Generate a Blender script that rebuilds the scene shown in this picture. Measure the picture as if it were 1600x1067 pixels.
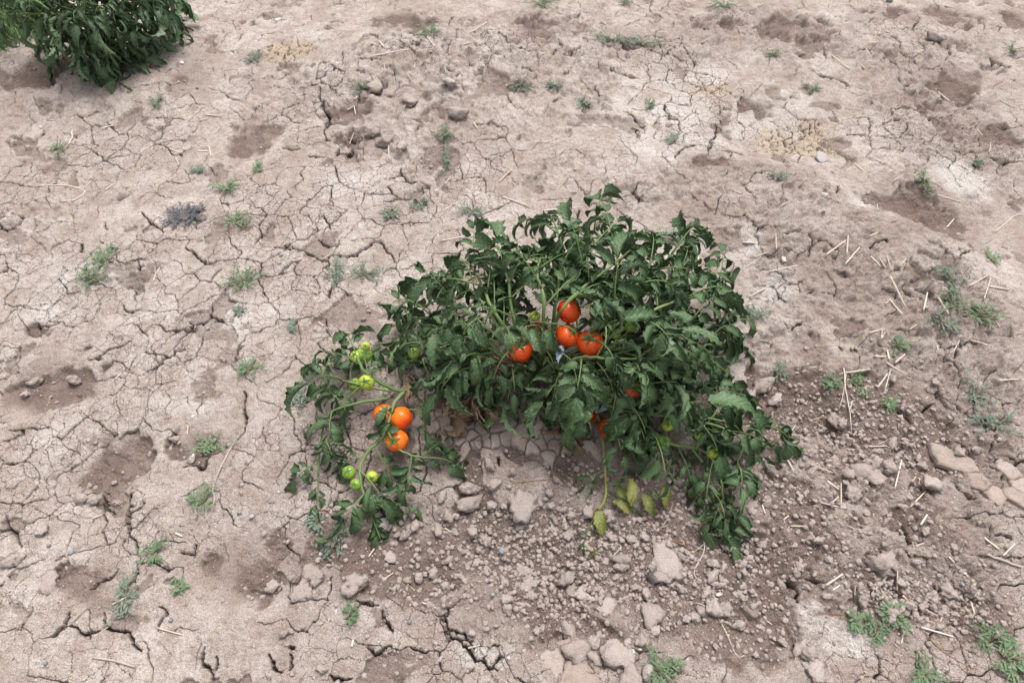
import bpy, bmesh, math, random
import numpy as np
from mathutils import Vector, Matrix

R = math.radians
for o in list(bpy.data.objects): bpy.data.objects.remove(o)
scene = bpy.context.scene
COL = scene.collection

# ------------------------------------------------------------------ camera
CAM_H, PITCH, FOCAL = 1.55, 54.0, 24.0
cam = bpy.data.objects.new('camera', bpy.data.cameras.new('camera'))
COL.objects.link(cam)
cam.location = (0, 0, CAM_H)
cam.rotation_euler = (R(90 - PITCH), 0, 0)
cam.data.lens = FOCAL; cam.data.sensor_width = 36
cam.data.clip_start = 0.05; cam.data.clip_end = 500
cam.data.dof.use_dof = False
cam.data.dof.focus_distance = 1.75; cam.data.dof.aperture_fstop = 9.0
scene.camera = cam

# ------------------------------------------------------------------ sky, sun, exposure
SUN_EL, SUN_AZ = 70.0, 20.0          # azimuth from +Y towards +X: the soft light comes from behind the plant
world = bpy.data.worlds.new('World'); scene.world = world
world.use_nodes = True
wn, wl = world.node_tree.nodes, world.node_tree.links
wn.clear()
sky = wn.new('ShaderNodeTexSky'); sky.sky_type = 'NISHITA'; sky.sun_disc = False
sky.sun_elevation = R(SUN_EL); sky.sun_rotation = R(SUN_AZ)
sky.dust_density = 6.0; sky.air_density = 1.0; sky.ozone_density = 1.0
hs = wn.new('ShaderNodeHueSaturation'); hs.inputs['Saturation'].default_value = 0.25   # overcast: a nearly grey sky
bg = wn.new('ShaderNodeBackground'); bg.inputs['Strength'].default_value = 0.13
wo = wn.new('ShaderNodeOutputWorld')
wl.new(sky.outputs[0], hs.inputs['Color']); wl.new(hs.outputs[0], bg.inputs['Color']); wl.new(bg.outputs[0], wo.inputs[0])
sd = bpy.data.lights.new('sun', 'SUN'); sd.energy = 1.4; sd.angle = R(24); sd.color = (1.0, 0.972, 0.945)
sun = bpy.data.objects.new('sun', sd); COL.objects.link(sun)
sv = Vector((math.sin(R(SUN_AZ)) * math.cos(R(SUN_EL)), math.cos(R(SUN_AZ)) * math.cos(R(SUN_EL)), math.sin(R(SUN_EL))))
sun.rotation_euler = sv.to_track_quat('Z', 'Y').to_euler(); sun.location = sv * 10
scene.view_settings.view_transform = 'Standard'; scene.view_settings.look = 'None'
scene.view_settings.gamma = 1.0; scene.view_settings.use_curve_mapping = False
scene.view_settings.exposure = 0.64
scene.render.engine = 'CYCLES'

# ------------------------------------------------------------------ numpy noise
rs = np.random.RandomState(7)
random.seed(7)
PERM = rs.permutation(4096).astype(np.int64)
GANG = rs.rand(4096) * 2 * np.pi
PERM = PERM.astype(np.int32); F4 = np.float32
GX, GY = np.cos(GANG).astype(F4), np.sin(GANG).astype(F4)
RX, RY = rs.rand(4096).astype(F4), rs.rand(4096).astype(F4)
def hsh(i, j, s=0): return PERM[(PERM[(i + 131 * s) & 4095] + j) & 4095]
def perlin(x, y, s=0):
    x = np.asarray(x, F4); y = np.asarray(y, F4)
    x0 = np.floor(x); y0 = np.floor(y); xi = x0.astype(np.int32); yi = y0.astype(np.int32)
    fx, fy = x - x0, y - y0
    u = fx * fx * (3 - 2 * fx); v = fy * fy * (3 - 2 * fy)
    ha = PERM[(xi + 131 * s) & 4095]; hb = PERM[(xi + 1 + 131 * s) & 4095]
    def g(hh, a, b):
        h = PERM[(hh + yi + b) & 4095]; return GX[h] * (fx - a) + GY[h] * (fy - b)
    a = g(ha, 0, 0); a = a + u * (g(hb, 1, 0) - a)
    b = g(ha, 0, 1); b = b + u * (g(hb, 1, 1) - b)
    return (a + v * (b - a)) * F4(1.5)
def fbm(x, y, f, o=4, s=0, gain=0.5):
    t = 0; a = F4(1)
    for k in range(o):
        t = t + a * perlin(x * F4(f), y * F4(f), s + k * 3); f *= 2.03; a = F4(a * gain)
    return t
def voro(x, y, f, s=0, where=None):
    """F1, F2 - F1 (metres) and a random value per cell, evaluated where the mask is set"""
    if where is None: where = np.ones(x.shape, bool)
    X = x[where] * F4(f); Y = y[where] * F4(f)
    x0 = np.floor(X); y0 = np.floor(Y); xi = x0.astype(np.int32); yi = y0.astype(np.int32); X = X - x0; Y = Y - y0
    b1 = np.full(X.shape, 9, F4); b2 = b1.copy(); cell = np.zeros(X.shape, np.int32)
    for a in (-1, 0, 1):
        ha = PERM[(xi + a + 131 * s) & 4095]
        for b in (-1, 0, 1):
            h = PERM[(ha + yi + b) & 4095]
            px = RX[h] + F4(a) - X; py = RY[h] + F4(b) - Y
            d = px * px + py * py; m = d < b1
            b2 = np.where(m, b1, np.minimum(b2, d)); b1 = np.where(m, d, b1); cell = np.where(m, h, cell)
    out = [np.zeros(x.shape, F4) for _ in range(3)]
    r1 = np.sqrt(b1); out[0][where] = r1 / f; out[1][where] = (np.sqrt(b2) - r1) / f; out[2][where] = RX[(cell * 7 + 11) & 4095]
    return out
def sstep(a, b, t):
    t = np.clip((t - a) / (b - a), 0, 1); return t * t * (3 - 2 * t)

# ------------------------------------------------------------------ pixel of the photograph -> direction -> point on the ground
_c, _s = math.cos(R(PITCH)), math.sin(R(PITCH))
FP = 1600 * FOCAL / 36
def ray(px, py):
    a, b = px - 800, 533.5 - py
    return np.array([a, _c * FP + _s * b, -_s * FP + _c * b])
def flat(px, py, z=0.0):
    d = ray(px, py); t = (z - CAM_H) / d[2]; return d[0] * t, d[1] * t

# broad relief in metres: mounds and hollows (pixel centre, radii in m, height)
RELIEF = []
def relief(px, py, rx, ry, rot, h):
    x, y = flat(px, py); RELIEF.append((x, y, rx, ry, math.cos(R(rot)), math.sin(R(rot)), h))
relief(850, 600, .62, .20, -4, .075)       # the row's ridge carrying the plant
relief(770, 690, .22, .12, 0, .035)
relief(1230, 330, .62, .20, -30, .075)     # ridge to the right of the plant
relief(1500, 480, .30, .20, -35, .045)
relief(900, 890, .34, .16, 0, -.045)       # loose hollow in front
relief(1330, 690, .30, .10, -22, -.055)    # furrow on the right
relief(1530, 780, .16, .10, -30, .035)
relief(1440, 330, .22, .10, -38, -.05)
relief(1240, 215, .16, .12, 0, -.03)
relief(1170, 720, .10, .22, 18, .025)
relief(700, 110, .42, .35, 0, .055)
relief(880, 70, .3, .25, 0, .05)
relief(160, 110, .5, .3, 0, .05)
relief(1490, 115, .2, .2, 0, -.03)
relief(80, 610, .16, .07, 10, -.022)
relief(150, 740, .2, .08, 25, -.018)
relief(380, 890, .16, .1, 0, -.02)
relief(500, 700, .35, .2, 0, .02)
relief(1400, 960, .3, .1, 20, -.02)
relief(1250, 900, .3, .14, 35, .02)
def Hc(x, y):
    z = 0.0
    for (a, b, rx, ry, c, s, h) in RELIEF:
        u = ((x - a) * c + (y - b) * s) / rx; v = (-(x - a) * s + (y - b) * c) / ry
        z = z + h * np.exp(-(u * u + v * v))
    return z + 0.012 * fbm(x, y, 1.7, 2, 41)
_HX, _HY = np.linspace(-6, 6, 481), np.linspace(-2, 8, 401)
HTAB = Hc(*np.meshgrid(_HX, _HY)).tolist()
def hc(x, y):
    """the broad relief at one point, from a table"""
    a = min(max((x + 6) / .025, 0), 479.999); b = min(max((y + 2) / .025, 0), 399.999); i, j = int(b), int(a); fy, fx = b - i, a - j
    r0, r1 = HTAB[i], HTAB[i + 1]
    return (r0[j] * (1 - fx) + r0[j + 1] * fx) * (1 - fy) + (r1[j] * (1 - fx) + r1[j + 1] * fx) * fy
def P(px, py, h=0.0):
    """point seen at that pixel whose height above the ground is h"""
    d = ray(px, py); z = h
    for _ in range(14):
        t = (z - CAM_H) / d[2]; x, y = d[0] * t, d[1] * t
        z = 0.5 * z + 0.5 * (hc(x, y) + h)
    return Vector((x, y, z))

# ------------------------------------------------------------------ ground sheet: fine where the camera stands over it, coarse out to the horizon
NX, NY = 1020, 900
ys = [0.10]
while len(ys) < NY:
    ys.append(ys[-1] + (CAM_H ** 2 + ys[-1] ** 2) * 0.00083)
Y0, Y1 = ys[0], ys[-1]
us = np.linspace(-1, 1, NX)
def skirt(n, last, first=0.006):
    k = (last / first) ** (1 / n); return np.array([first * k ** (i + 1) for i in range(n)])
sk = skirt(26, 60)
vy = np.concatenate([(Y0 - sk)[::-1], np.array(ys), Y1 + sk])
ux = np.concatenate([(-1 - sk)[::-1], us, 1 + sk])
def halfw(y): return 0.98 + 0.56 * np.clip(y, -0.2, 4.0)
YY, UU = np.meshgrid(vy, ux, indexing='ij')
XX = UU * halfw(YY); XX = XX.astype(np.float32); YY = YY.astype(np.float32); UU = UU.astype(np.float32)
INX = sstep(0.0, 0.25, np.minimum(1.25 - np.abs(UU), 9)) * sstep(-.15, .05, YY) * sstep(Y1 + .4, Y1, YY)

def blob_mask(blobs, x, y, ragged=0.35, f=9.0, s=0, lo=.36, hi=.5):
    m = np.zeros(x.shape)
    for (px, py, rx, ry, rot, st) in blobs:
        a, b = flat(px, py)
        x1, _ = flat(px + rx, py); rxm = abs(x1 - a)
        _, y1 = flat(px, py - ry); rym = abs(y1 - b)
        c, sn = math.cos(R(rot)), math.sin(R(rot))
        u = ((x - a) * c + (y - b) * sn) / rxm; v = (-(x - a) * sn + (y - b) * c) / rym
        m = np.maximum(m, st * np.exp(-(u * u + v * v) * .8))
    n = fbm(x, y, f, 5, s, .62)
    return sstep(lo, hi, m + ragged * n * sstep(.05, .4, m)), m

LOOSE = [(880, 860, 260, 105, 0, 1), (640, 890, 150, 60, 0, .8), (1090, 880, 160, 130, 20, 1), (900, 980, 130, 50, 0, .85),
    (1250, 850, 90, 90, 20, .75), (1200, 640, 60, 80, -30, .8), (1330, 620, 100, 70, -20, .8), (1430, 690, 110, 55, -15, 1), (1330, 730, 80, 40, -20, .7),
    (1450, 930, 150, 60, -10, .8), (1400, 990, 60, 40, 0, .7), (80, 602, 75, 34, 8, 1), (150, 735, 80, 50, 30, .8), (310, 695, 45, 32, 0, .9),
    (540, 850, 110, 46, 0, .8), (370, 890, 70, 55, -20, .75), (430, 850, 40, 26, 0, .8), (1430, 325, 85, 46, -35, 1), (1490, 370, 60, 26, -20, .7), (1180, 160, 36, 22, 0, .9),
    (1490, 125, 42, 34, -20, .9), (1480, 28, 55, 16, -20, .8), (1590, 30, 30, 20, 0, .9), (395, 213, 44, 24, 0, .95), (300, 133, 36, 22, 0, .9), (575, 218, 56, 20, 10, .8),
    (550, 180, 50, 20, 0, .7), (630, 45, 50, 24, 0, .75), (850, 65, 60, 26, 0, .8), (1105, 275, 40, 16, 0, .9), (1240, 45, 60, 24, 0, .7), (1450, 160, 40, 16, 0, .7),
    (1560, 210, 40, 20, 0, .8), (1380, 20, 50, 16, 0, .7), (60, 130, 80, 22, 0, .8), (1100, 35, 60, 14, 0, .6), (210, 445, 22, 18, 0, .8), (60, 515, 26, 14, 0, .7),
    (730, 730, 60, 26, -10, .7), (880, 740, 90, 30, -12, .85), (810, 715, 30, 24, 0, .8), (560, 990, 40, 20, 0, .5), (120, 910, 70, 30, -15, .75), (100, 820, 40, 26, 0, .7),
    (1270, 560, 40, 34, -30, .8), (1150, 800, 60, 60, 0, .7), (690, 180, 50, 26, 0, .6), (180, 310, 46, 14, 10, .6), (640, 270, 40, 16, 0, .5)]
SALT = [(1050, 200, 130, 55, 10, .9), (1200, 180, 90, 40, 0, .8), (1510, 275, 60, 34, -10, 1), (1180, 430, 50, 60, 0, .85), (1080, 120, 70, 22, 0, .8), (1290, 20, 70, 16, 0, .8),
    (380, 500, 80, 30, 10, .8), (100, 440, 140, 60, 10, .6), (560, 290, 120, 40, 5, .5), (90, 690, 70, 30, 0, .6), (300, 640, 60, 22, 0, .7), (1280, 980, 70, 30, -20, .7), (1340, 1000, 60, 26, 0, .8),
    (470, 60, 60, 16, 0, .6), (1400, 990, 60, 20, 0, .5), (230, 470, 60, 30, 0, .5), (970, 260, 60, 24, 0, .6), (1350, 350, 80, 30, -30, .5), (1330, 190, 60, 20, 0, .6), (750, 1020, 80, 30, 0, .45), (240, 910, 60, 30, 0, .5)]
YELL = [(1250, 212, 62, 26, 0, 1), (455, 82, 42, 18, 0, .9), (1110, 140, 50, 16, 0, .7), (1000, 185, 40, 18, 0, .6), (1140, 240, 40, 16, 0, .6)]
LUMPY = [(1300, 420, 200, 110, -20, .9), (1480, 200, 140, 80, 0, .8), (1250, 60, 140, 60, 0, .8), (440, 150, 90, 50, 0, .7), (650, 230, 80, 40, 0, .8), (1050, 300, 110, 40, 0, .8), (60, 340, 70, 40, 0, .6), (200, 440, 50, 30, 0, .7), (1270, 700, 90, 90, 0, .9), (1200, 900, 120, 90, 0, .7), (720, 120, 160, 100, 0, 1), (860, 80, 120, 80, 0, .9), (1230, 310, 140, 60, -25, .8), (1420, 470, 160, 90, -25, .8), (1240, 580, 80, 90, 0, 1), (1470, 590, 130, 60, -10, 1), (1340, 760, 180, 80, -15, .9),
    (1140, 60, 160, 50, 0, .8), (560, 170, 120, 50, 0, .9), (100, 170, 120, 60, 0, .5), (1400, 100, 160, 60, 0, .7), (880, 260, 120, 40, 0, .6), (1400, 900, 200, 90, 0, .8), (860, 930, 220, 90, 0, .7), (1550, 700, 90, 60, 0, .8)]
PLATES = [(750, 675, 95, 44, 0, 1), (850, 700, 60, 28, -20, .9), (1560, 745, 60, 46, -20, 1), (900, 1015, 60, 36, 0, .9)]

# jagged cracks traced where the photograph shows the wide ones
CRACKS = [[(200,770),(205,800),(203,815),(208,850),(215,862)],[(163,955),(165,977),(175,980),(200,990),(207,1010),(215,1022)],[(165,977),(140,990),(120,985),(112,972)],
 [(245,950),(262,958),(250,980)],[(140,925),(150,915),(175,895),(185,888)],[(10,805),(12,825),(30,840),(40,850)],[(285,865),(300,870),(306,850)],[(0,828),(12,824)],[(110,955),(108,965),(85,985)],
 [(145,560),(165,545),(185,538),(205,532)],[(230,578),(255,562),(275,550),(290,545)],[(0,690),(35,682),(38,668)],[(383,610),(380,630),(386,655),(380,680),(374,690)],[(365,560),(375,545),(385,535)],
 [(325,716),(315,735),(290,725)],[(160,775),(168,795),(176,800)],[(210,798),(222,785)],[(290,378),(292,388),(300,392),(303,400),(320,412),(332,415)],[(330,440),(335,425),(350,418)],[(218,333),(235,345),(242,355),(258,363)],
 [(125,382),(130,395)],[(213,412),(222,420),(226,415)],[(190,475),(192,486),(205,490),(220,482)],[(330,475),(328,490),(305,505),(300,518),(262,517),(245,505)],[(335,490),(346,506)],[(55,505),(65,510),(90,508)],[(0,427),(10,420)],
 [(25,335),(36,340),(30,350),(12,360),(0,352)],[(163,345),(162,355),(168,360)],[(430,387),(455,382)],[(445,390),(480,394),(500,406),(510,408),(513,420)],[(515,398),(555,398),(575,388),(585,378),(600,385),(607,397),(613,410)],
 [(437,427),(455,410),(470,405)],[(520,448),(516,466)],[(495,372),(505,380),(525,385)],[(505,335),(510,350),(520,360)],[(600,315),(640,312),(660,305),(662,297)],[(607,294),(612,305)],[(625,275),(632,284),(645,288)],[(627,262),(626,278),(610,280)],
 [(497,135),(503,160),(512,180),(509,200),(508,220)],[(440,230),(468,235)],[(525,230),(530,240),(545,240),(560,225),(565,212)],[(480,243),(495,246),(510,240)],[(555,215),(542,210)],[(655,200),(648,208)],
 [(600,955),(603,975),(612,992)],[(575,1010),(582,1022),(600,1013),(612,1008)],[(560,940),(590,945)],[(697,945),(698,968),(706,980),(725,990),(736,1012)],[(699,983),(715,1005),(745,1028),(780,1052)],[(515,1055),(530,1060),(545,1066)],[(422,1022),(432,1045),(440,1052)],[(455,1020),(452,1050)],[(450,1007),(458,1012)],[(780,1030),(770,1045)],
 [(752,642),(735,665),(728,675),(720,688)],[(728,677),(712,674)],[(800,665),(803,685)],[(835,692),(842,682),(850,680)],[(776,712),(782,724)],[(1465,605),(1468,620),(1480,630),(1490,640)],[(1400,633),(1420,650),(1430,660)],[(1440,640),(1462,628)],[(1505,690),(1515,712),(1545,722)],
 [(1545,722),(1570,740),(1580,730),(1600,722)],[(1570,740),(1572,755)],[(1492,550),(1490,570)],[(1480,750),(1505,770),(1530,790)],[(1265,363),(1270,380),(1266,400)],[(1450,375),(1475,385),(1490,392),(1497,410)],[(1495,400),(1525,390)],[(1290,295),(1287,306)],[(1310,290),(1310,305)],[(1360,390),(1372,377),(1385,380)],[(1412,455),(1435,468)],
 [(1240,515),(1255,508)],[(1205,445),(1215,462),(1228,470)],[(950,107),(965,118),(1000,124)],[(975,176),(995,185),(1010,205)],[(987,195),(1000,213)],[(1043,165),(1045,185),(1060,185)],[(1055,245),(1065,235),(1090,228)],[(1120,195),(1110,235)],[(1110,235),(1150,240),(1170,245)],[(930,135),(935,150)],
 [(1270,110),(1285,118),(1310,125),(1330,137)],[(1540,88),(1560,100),(1580,107)],[(1287,75),(1288,92)],[(1500,530),(1502,545)],[(1410,820),(1422,845),(1440,850)],[(1233,905),(1240,930),(1242,940)],[(1250,905),(1285,912)],[(1225,860),(1232,868)],[(1560,835),(1580,845)],
 [(905,1030),(903,1055)],[(882,975),(880,1000),(895,1010)],[(1375,1050),(1368,1060)],[(1430,1015),(1435,1045)],[(320,1010),(315,1040),(330,1060)],[(336,1025),(330,1045)],[(995,290),(990,305),(1005,315)],[(1010,365),(1018,390)],[(905,330),(900,345)]]

def build_ground():
    x, y = XX, YY
    z = Hc(x, y) * sstep(6, 3.6, np.abs(y))
    # warped coordinates give every border a torn, irregular line
    wx = x + .010 * fbm(x, y, 16, 2, 3) + .005 * fbm(x, y, 70, 2, 5, .6)
    wy = y + .010 * fbm(x, y, 16, 2, 9) + .005 * fbm(x, y, 70, 2, 15, .6)
    loose, lm = blob_mask(LOOSE, x, y, .42, 8, 21)
    soft, _ = blob_mask(LOOSE, x, y, .30, 5, 25, .25, .75)
    loose = loose * sstep(-.35, .25, fbm(x, y, 7, 3, 29) + .9 * (lm - .45))
    plate, pm = blob_mask(PLATES, x, y, .12, 8, 31)
    loose = loose * (1 - plate)
    spots = sstep(.60, .66, fbm(wx, wy, 5.5, 4, 77, .6) + .12 * fbm(x, y, 1.3, 2, 90)) * (1 - plate)
    loose = np.maximum(loose, spots * .7)
    salt, sm = blob_mask(SALT, x, y, .55, 7, 51, .25, .95)
    yel, ym = blob_mask(YELL, x, y, .45, 8, 61, .3, .8)
    lump, lmm = blob_mask(LUMPY, x, y, .3, 5, 71, .2, .7)
    salt = salt * (1 - loose); yel = yel * (1 - loose)
    crust = 1 - loose
    z = z + .0055 * fbm(x, y, 6, 2, 101) + .0021 * fbm(x, y, 26, 3, 111, .65) * (.8 + 3.0 * lump)
    # rain pits
    f1, _, rc = voro(wx, wy, 38, 4)
    z = z - .003 * sstep(.010, .002, f1) * (rc > .78) * crust
    # small nubs of clay sitting on the crust
    z = z + .0045 * sstep(.009, .002, f1) * (rc < .08) * crust
    # clay lumps pressed into the rougher crust
    f1, e1, rc = voro(wx, wy, 15, 14, lump > .02)
    z = z + lump * crust * .023 * (np.sqrt(np.clip(e1 / .03, 0, 1)) * (.2 + rc) - .4) * sstep(-.3, .25, fbm(x, y, 4, 2, 15))
    f1, e1, rc = voro(wx + .01, wy, 40, 24, lump > .02)
    z = z + lump * .0085 * (np.sqrt(np.clip(e1 / .014, 0, 1)) * (.2 + rc) - .4)
    # the crust stands proud of the loose soil, in places with a broken lip
    hard = sstep(-.15, .25, fbm(x, y, 6, 2, 33))
    z = z - (.005 + .012 * hard + .007 * sstep(1.3, 2.0, y)) * loose - .004 * soft + .004 * hard * sstep(.0, .25, loose) * (1 - sstep(.25, .5, loose))
    # crumbs in loose soil: three sizes of heaped grains
    crumb = 0; amt = np.clip(loose + .05 * crust + .34 * lump * crust + .25 * soft * crust, 0, 1); w_ = amt > .02
    for f, a, s in ((26, .012, 34), (55, .008, 44), (115, .0042, 54)):
        g = sstep(-.3, .3, fbm(x, y, 5, 2, 200 + s))
        ff, ee, rc = voro(wx, wy, f, s, w_)
        crumb = crumb + a * g * np.sqrt(np.clip(ee * f * 1.3, 0, 1)) * (rc > .4) * (.2 + .8 * rc)
    z = z + crumb * amt
    cr = np.zeros(x.shape, np.float32)
    # small clay scales of the yellow hollow
    f1, ey, rcy = voro(wx, wy, 34, 96, yel > .02)
    cr = np.maximum(cr, yel * sstep(.0035, .001, ey) * .010 * (rcy > .3) * (yel > .02))
    # the bed under the broken plates
    z = z - .010 * plate
    # cracks: the traced ones and a net of drying polygons, all as broken lines
    rnd = np.random.RandomState(5); hw = halfw(vy)
    dens = np.clip(.42 + .8 * fbm(x, y, 2.2, 3, 500) + .25 * salt - .12 * lump - .5 * soft + .35 * sstep(.6, -.9, x) * sstep(2.6, 1.6, y), 0, 1)
    def at(A, a, b):
        return A[min(int(np.searchsorted(vy, b)), len(vy) - 1), min(int(np.searchsorted(ux, a / (0.98 + 0.56 * min(max(b, -.2), 4.0)))), len(ux) - 1)]
    lines = []                                   # (points in metres, greatest half width)
    for line in CRACKS: lines.append(([P(a, b).xy[:] for a, b in line], .0034))
    cells = {}; g = .085; rp = random.Random(12)
    for a in range(-40, 41):
        for b in range(0, 46): cells[(a, b)] = ((a + rp.random()) * g, (b + rp.random()) * g)
    for (a, b), p in cells.items():
        if abs(p[0]) > 1.12 * (.98 + .56 * p[1]) or p[1] > 3.6: continue
        poly = [(-.15, -.15, None), (.15, -.15, None), (.15, .15, None), (-.15, .15, None)]     # third: neighbour across the edge that starts here
        for da in (-2, -1, 0, 1, 2):
            for db in (-2, -1, 0, 1, 2):
                q = cells.get((a + da, b + db))
                if q is None or (da == 0 and db == 0): continue
                dx, dy = q[0] - p[0], q[1] - p[1]; d = math.hypot(dx, dy); nx_, ny_, lim = dx / d, dy / d, d / 2; new = []
                for A, B in zip(poly, poly[1:] + poly[:1]):
                    e0, e1 = A[0] * nx_ + A[1] * ny_ - lim, B[0] * nx_ + B[1] * ny_ - lim
                    if e0 <= 0:
                        new.append(A)
                        if e1 > 0: t = e0 / (e0 - e1); new.append((A[0] + (B[0] - A[0]) * t, A[1] + (B[1] - A[1]) * t, (a + da, b + db)))
                    elif e1 <= 0: t = e0 / (e0 - e1); new.append((A[0] + (B[0] - A[0]) * t, A[1] + (B[1] - A[1]) * t, A[2]))
                poly = new
        for A, B in zip(poly, poly[1:] + poly[:1]):
            if A[2] is None or A[2] < (a, b): continue
            pa, pb = (p[0] + A[0], p[1] + A[1]), (p[0] + B[0], p[1] + B[1]); mx, my = .5 * (pa[0] + pb[0]), .5 * (pa[1] + pb[1])
            if my < .12 or my > 3.3: continue
            dn_ = float(at(dens, mx, my)); lo_ = float(at(loose, mx, my))
            if lo_ > .4 or rp.random() > .12 + .75 * dn_: continue
            lines.append(([pa, pb], .0007 + .0015 * dn_ * rp.random() ** 1.5))
    dist = np.full(x.shape, 1.0, np.float32); vx_ = np.zeros(x.shape, np.float32); vy_ = np.zeros(x.shape, np.float32); wdt = np.zeros(x.shape, np.float32)
    for pts0, wmax in lines:
        w3 = []
        for (a, b), (c, d) in zip(pts0[:-1], pts0[1:]):
            n = max(2, int(math.hypot(c - a, d - b) / .008))
            for k in range(n): w3.append((a + (c - a) * k / n, b + (d - b) * k / n))
        w3.append(pts0[-1]); w3 = np.array(w3)
        w3[:, 0] += .010 * fbm(w3[:, 0], w3[:, 1], 20, 2, 3) + rnd.randn(len(w3)) * .0016; w3[:, 1] += .010 * fbm(w3[:, 0], w3[:, 1], 20, 2, 9) + rnd.randn(len(w3)) * .0018
        for i in range(len(w3) - 1):
            (ax, ay), (bx, by) = w3[i], w3[i + 1]; tt = (i + .5) / (len(w3) - 1)
            wid = wmax * (.35 + .65 * math.sin(math.pi * tt) ** .7) * (.6 + .7 * rnd.rand())
            m = .026
            r0, r1 = np.searchsorted(vy, [min(ay, by) - m, max(ay, by) + m])
            if r1 <= r0: continue
            hh = .5 * (hw[r0] + hw[min(r1, len(hw) - 1)])
            c0, c1 = np.searchsorted(ux, [(min(ax, bx) - m * 1.2) / hh, (max(ax, bx) + m * 1.2) / hh])
            if c1 <= c0: continue
            sx, sy = x[r0:r1, c0:c1], y[r0:r1, c0:c1]
            dx, dy = bx - ax, by - ay; L2 = dx * dx + dy * dy + 1e-12
            t = np.clip(((sx - ax) * dx + (sy - ay) * dy) / L2, 0, 1)
            qx, qy = ax + t * dx - sx, ay + t * dy - sy
            dd = np.sqrt(qx * qx + qy * qy); D = dist[r0:r1, c0:c1]; mk = dd < D
            D[mk] = dd[mk]; vx_[r0:r1, c0:c1][mk] = qx[mk]; vy_[r0:r1, c0:c1][mk] = qy[mk]; wdt[r0:r1, c0:c1][mk] = wid
    cell = np.gradient(vy)[:, None] * .5 + .5 * np.gradient(ux)[None, :] * hw[:, None]
    rr_ = np.minimum(4.5 * cell, .024)
    pull = (1 - (.22 + .78 * sstep(0, 1, dist / rr_))).astype(np.float32) * (dist < rr_)
    XX[:] = x + vx_ * pull; YY[:] = y + vy_ * pull; dist = dist * (1 - pull)
    cut = sstep(wdt * 1.15, wdt * .45, dist) * (wdt > 0)
    cr = np.maximum(cr, cut * np.minimum(.004 + 4.5 * wdt, .022))
    z = z - cr
    # grain
    z = z + (.0011 + .0008 * loose) * fbm(x, y, 120, 2, 400, .7)
    z = Hc(x, y) * sstep(8, 4, np.abs(y)) * (1 - INX) + z * INX
    attr = np.stack([np.clip(.85 * loose + .35 * soft + .3 * plate + .22 * sstep(1.35, .7, y) * sstep(-1.0, -.3, x) + .20 * lump * sstep(.1, .7, x), 0, 1), salt, yel, sstep(.0015, .007, cr)], -1)
    return z, attr, dens
ZZ, ATTR, DENS = build_ground()

from bisect import bisect
VYL, UXL = vy.tolist(), ux.tolist()
def gz(x, y):
    """height of the finished ground"""
    i = min(max(bisect(VYL, y) - 1, 0), len(VYL) - 2); u = x / (0.98 + 0.56 * min(max(y, -.2), 4.0))
    j = min(max(bisect(UXL, u) - 1, 0), len(UXL) - 2)
    fy = (y - VYL[i]) / (VYL[i + 1] - VYL[i]); fx = (u - UXL[j]) / (UXL[j + 1] - UXL[j])
    return float((ZZ[i, j] * (1 - fx) + ZZ[i, j + 1] * fx) * (1 - fy) + (ZZ[i + 1, j] * (1 - fx) + ZZ[i + 1, j + 1] * fx) * fy)
def gattr(x, y):
    i = min(np.searchsorted(vy, y), len(vy) - 1); j = min(np.searchsorted(ux, x / halfw(y)), len(ux) - 1)
    return ATTR[i, j]
def G(px, py, lift=0.0):
    """point of the finished ground seen at that pixel"""
    p = P(px, py); d = ray(px, py); z = p.z
    for _ in range(8):
        t = (z - CAM_H) / d[2]; x, y = d[0] * t, d[1] * t
        z = .5 * z + .5 * float(gz(x, y))
    return Vector((x, y, z + lift))

def zone_of(px, py):
    """which stretch of the field a thing lies on, for its label"""
    if px < 420 and py < 270: return 'near the wilting plant'
    if 980 < px < 1310 and 100 < py < 300: return 'on the whitish salty patch'
    if px >= 1310 and py < 290: return 'on the scarred soil behind the ridge'
    if py < 250: return 'on lumpy soil behind the fruiting plant'
    if px > 1150 and py < 560: return 'on the straw strewn ridge'
    if px > 1180 and py < 800: return 'in the crumbly furrow beside the ridge'
    if px > 1200: return 'on rough soil between furrow and hollow'
    if px > 600 and py > 700: return 'in the crumbly hollow before the fruiting plant'
    if px > 430 and py > 480: return 'beside the low fruiting branch'
    if py > 540: return 'on cracked crust with flaked hollows'
    if px < 450: return 'on smooth crust around the dead grey weed'
    return 'on pale crust between both tomato plants'

# ------------------------------------------------------------------ materials
def mat(name, build, bump=None):
    m = bpy.data.materials.new(name); m.use_nodes = True
    nt = m.node_tree; nt.nodes.clear()
    out = nt.nodes.new('ShaderNodeOutputMaterial'); b = nt.nodes.new('ShaderNodeBsdfPrincipled')
    nt.links.new(b.outputs[0], out.inputs[0])
    build(nt, b, out); return m
def N(nt, t, **k):
    n = nt.nodes.new(t)
    for a, v in k.items():
        if a.startswith('i_'):
            key = a[2:]; n.inputs[int(key) if key.isdigit() else key].default_value = v
        else: setattr(n, a, v)
    return n
def L(nt, a, b): nt.links.new(a, b)
def noise(nt, co, scale, detail=4, rough=.55):
    n = N(nt, 'ShaderNodeTexNoise'); n.inputs['Scale'].default_value = scale; n.inputs['Detail'].default_value = detail; n.inputs['Roughness'].default_value = rough
    if co is not None: L(nt, co, n.inputs['Vector'])
    return n.outputs['Fac']
def ramp(nt, fac, stops):
    r = N(nt, 'ShaderNodeValToRGB'); e = r.color_ramp.elements
    while len(e) < len(stops): e.new(.5)
    for k, (p, c) in enumerate(stops): e[k].position = p; e[k].color = (*c, 1) if len(c) == 3 else c
    L(nt, fac, r.inputs[0]); return r.outputs[0]
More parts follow.
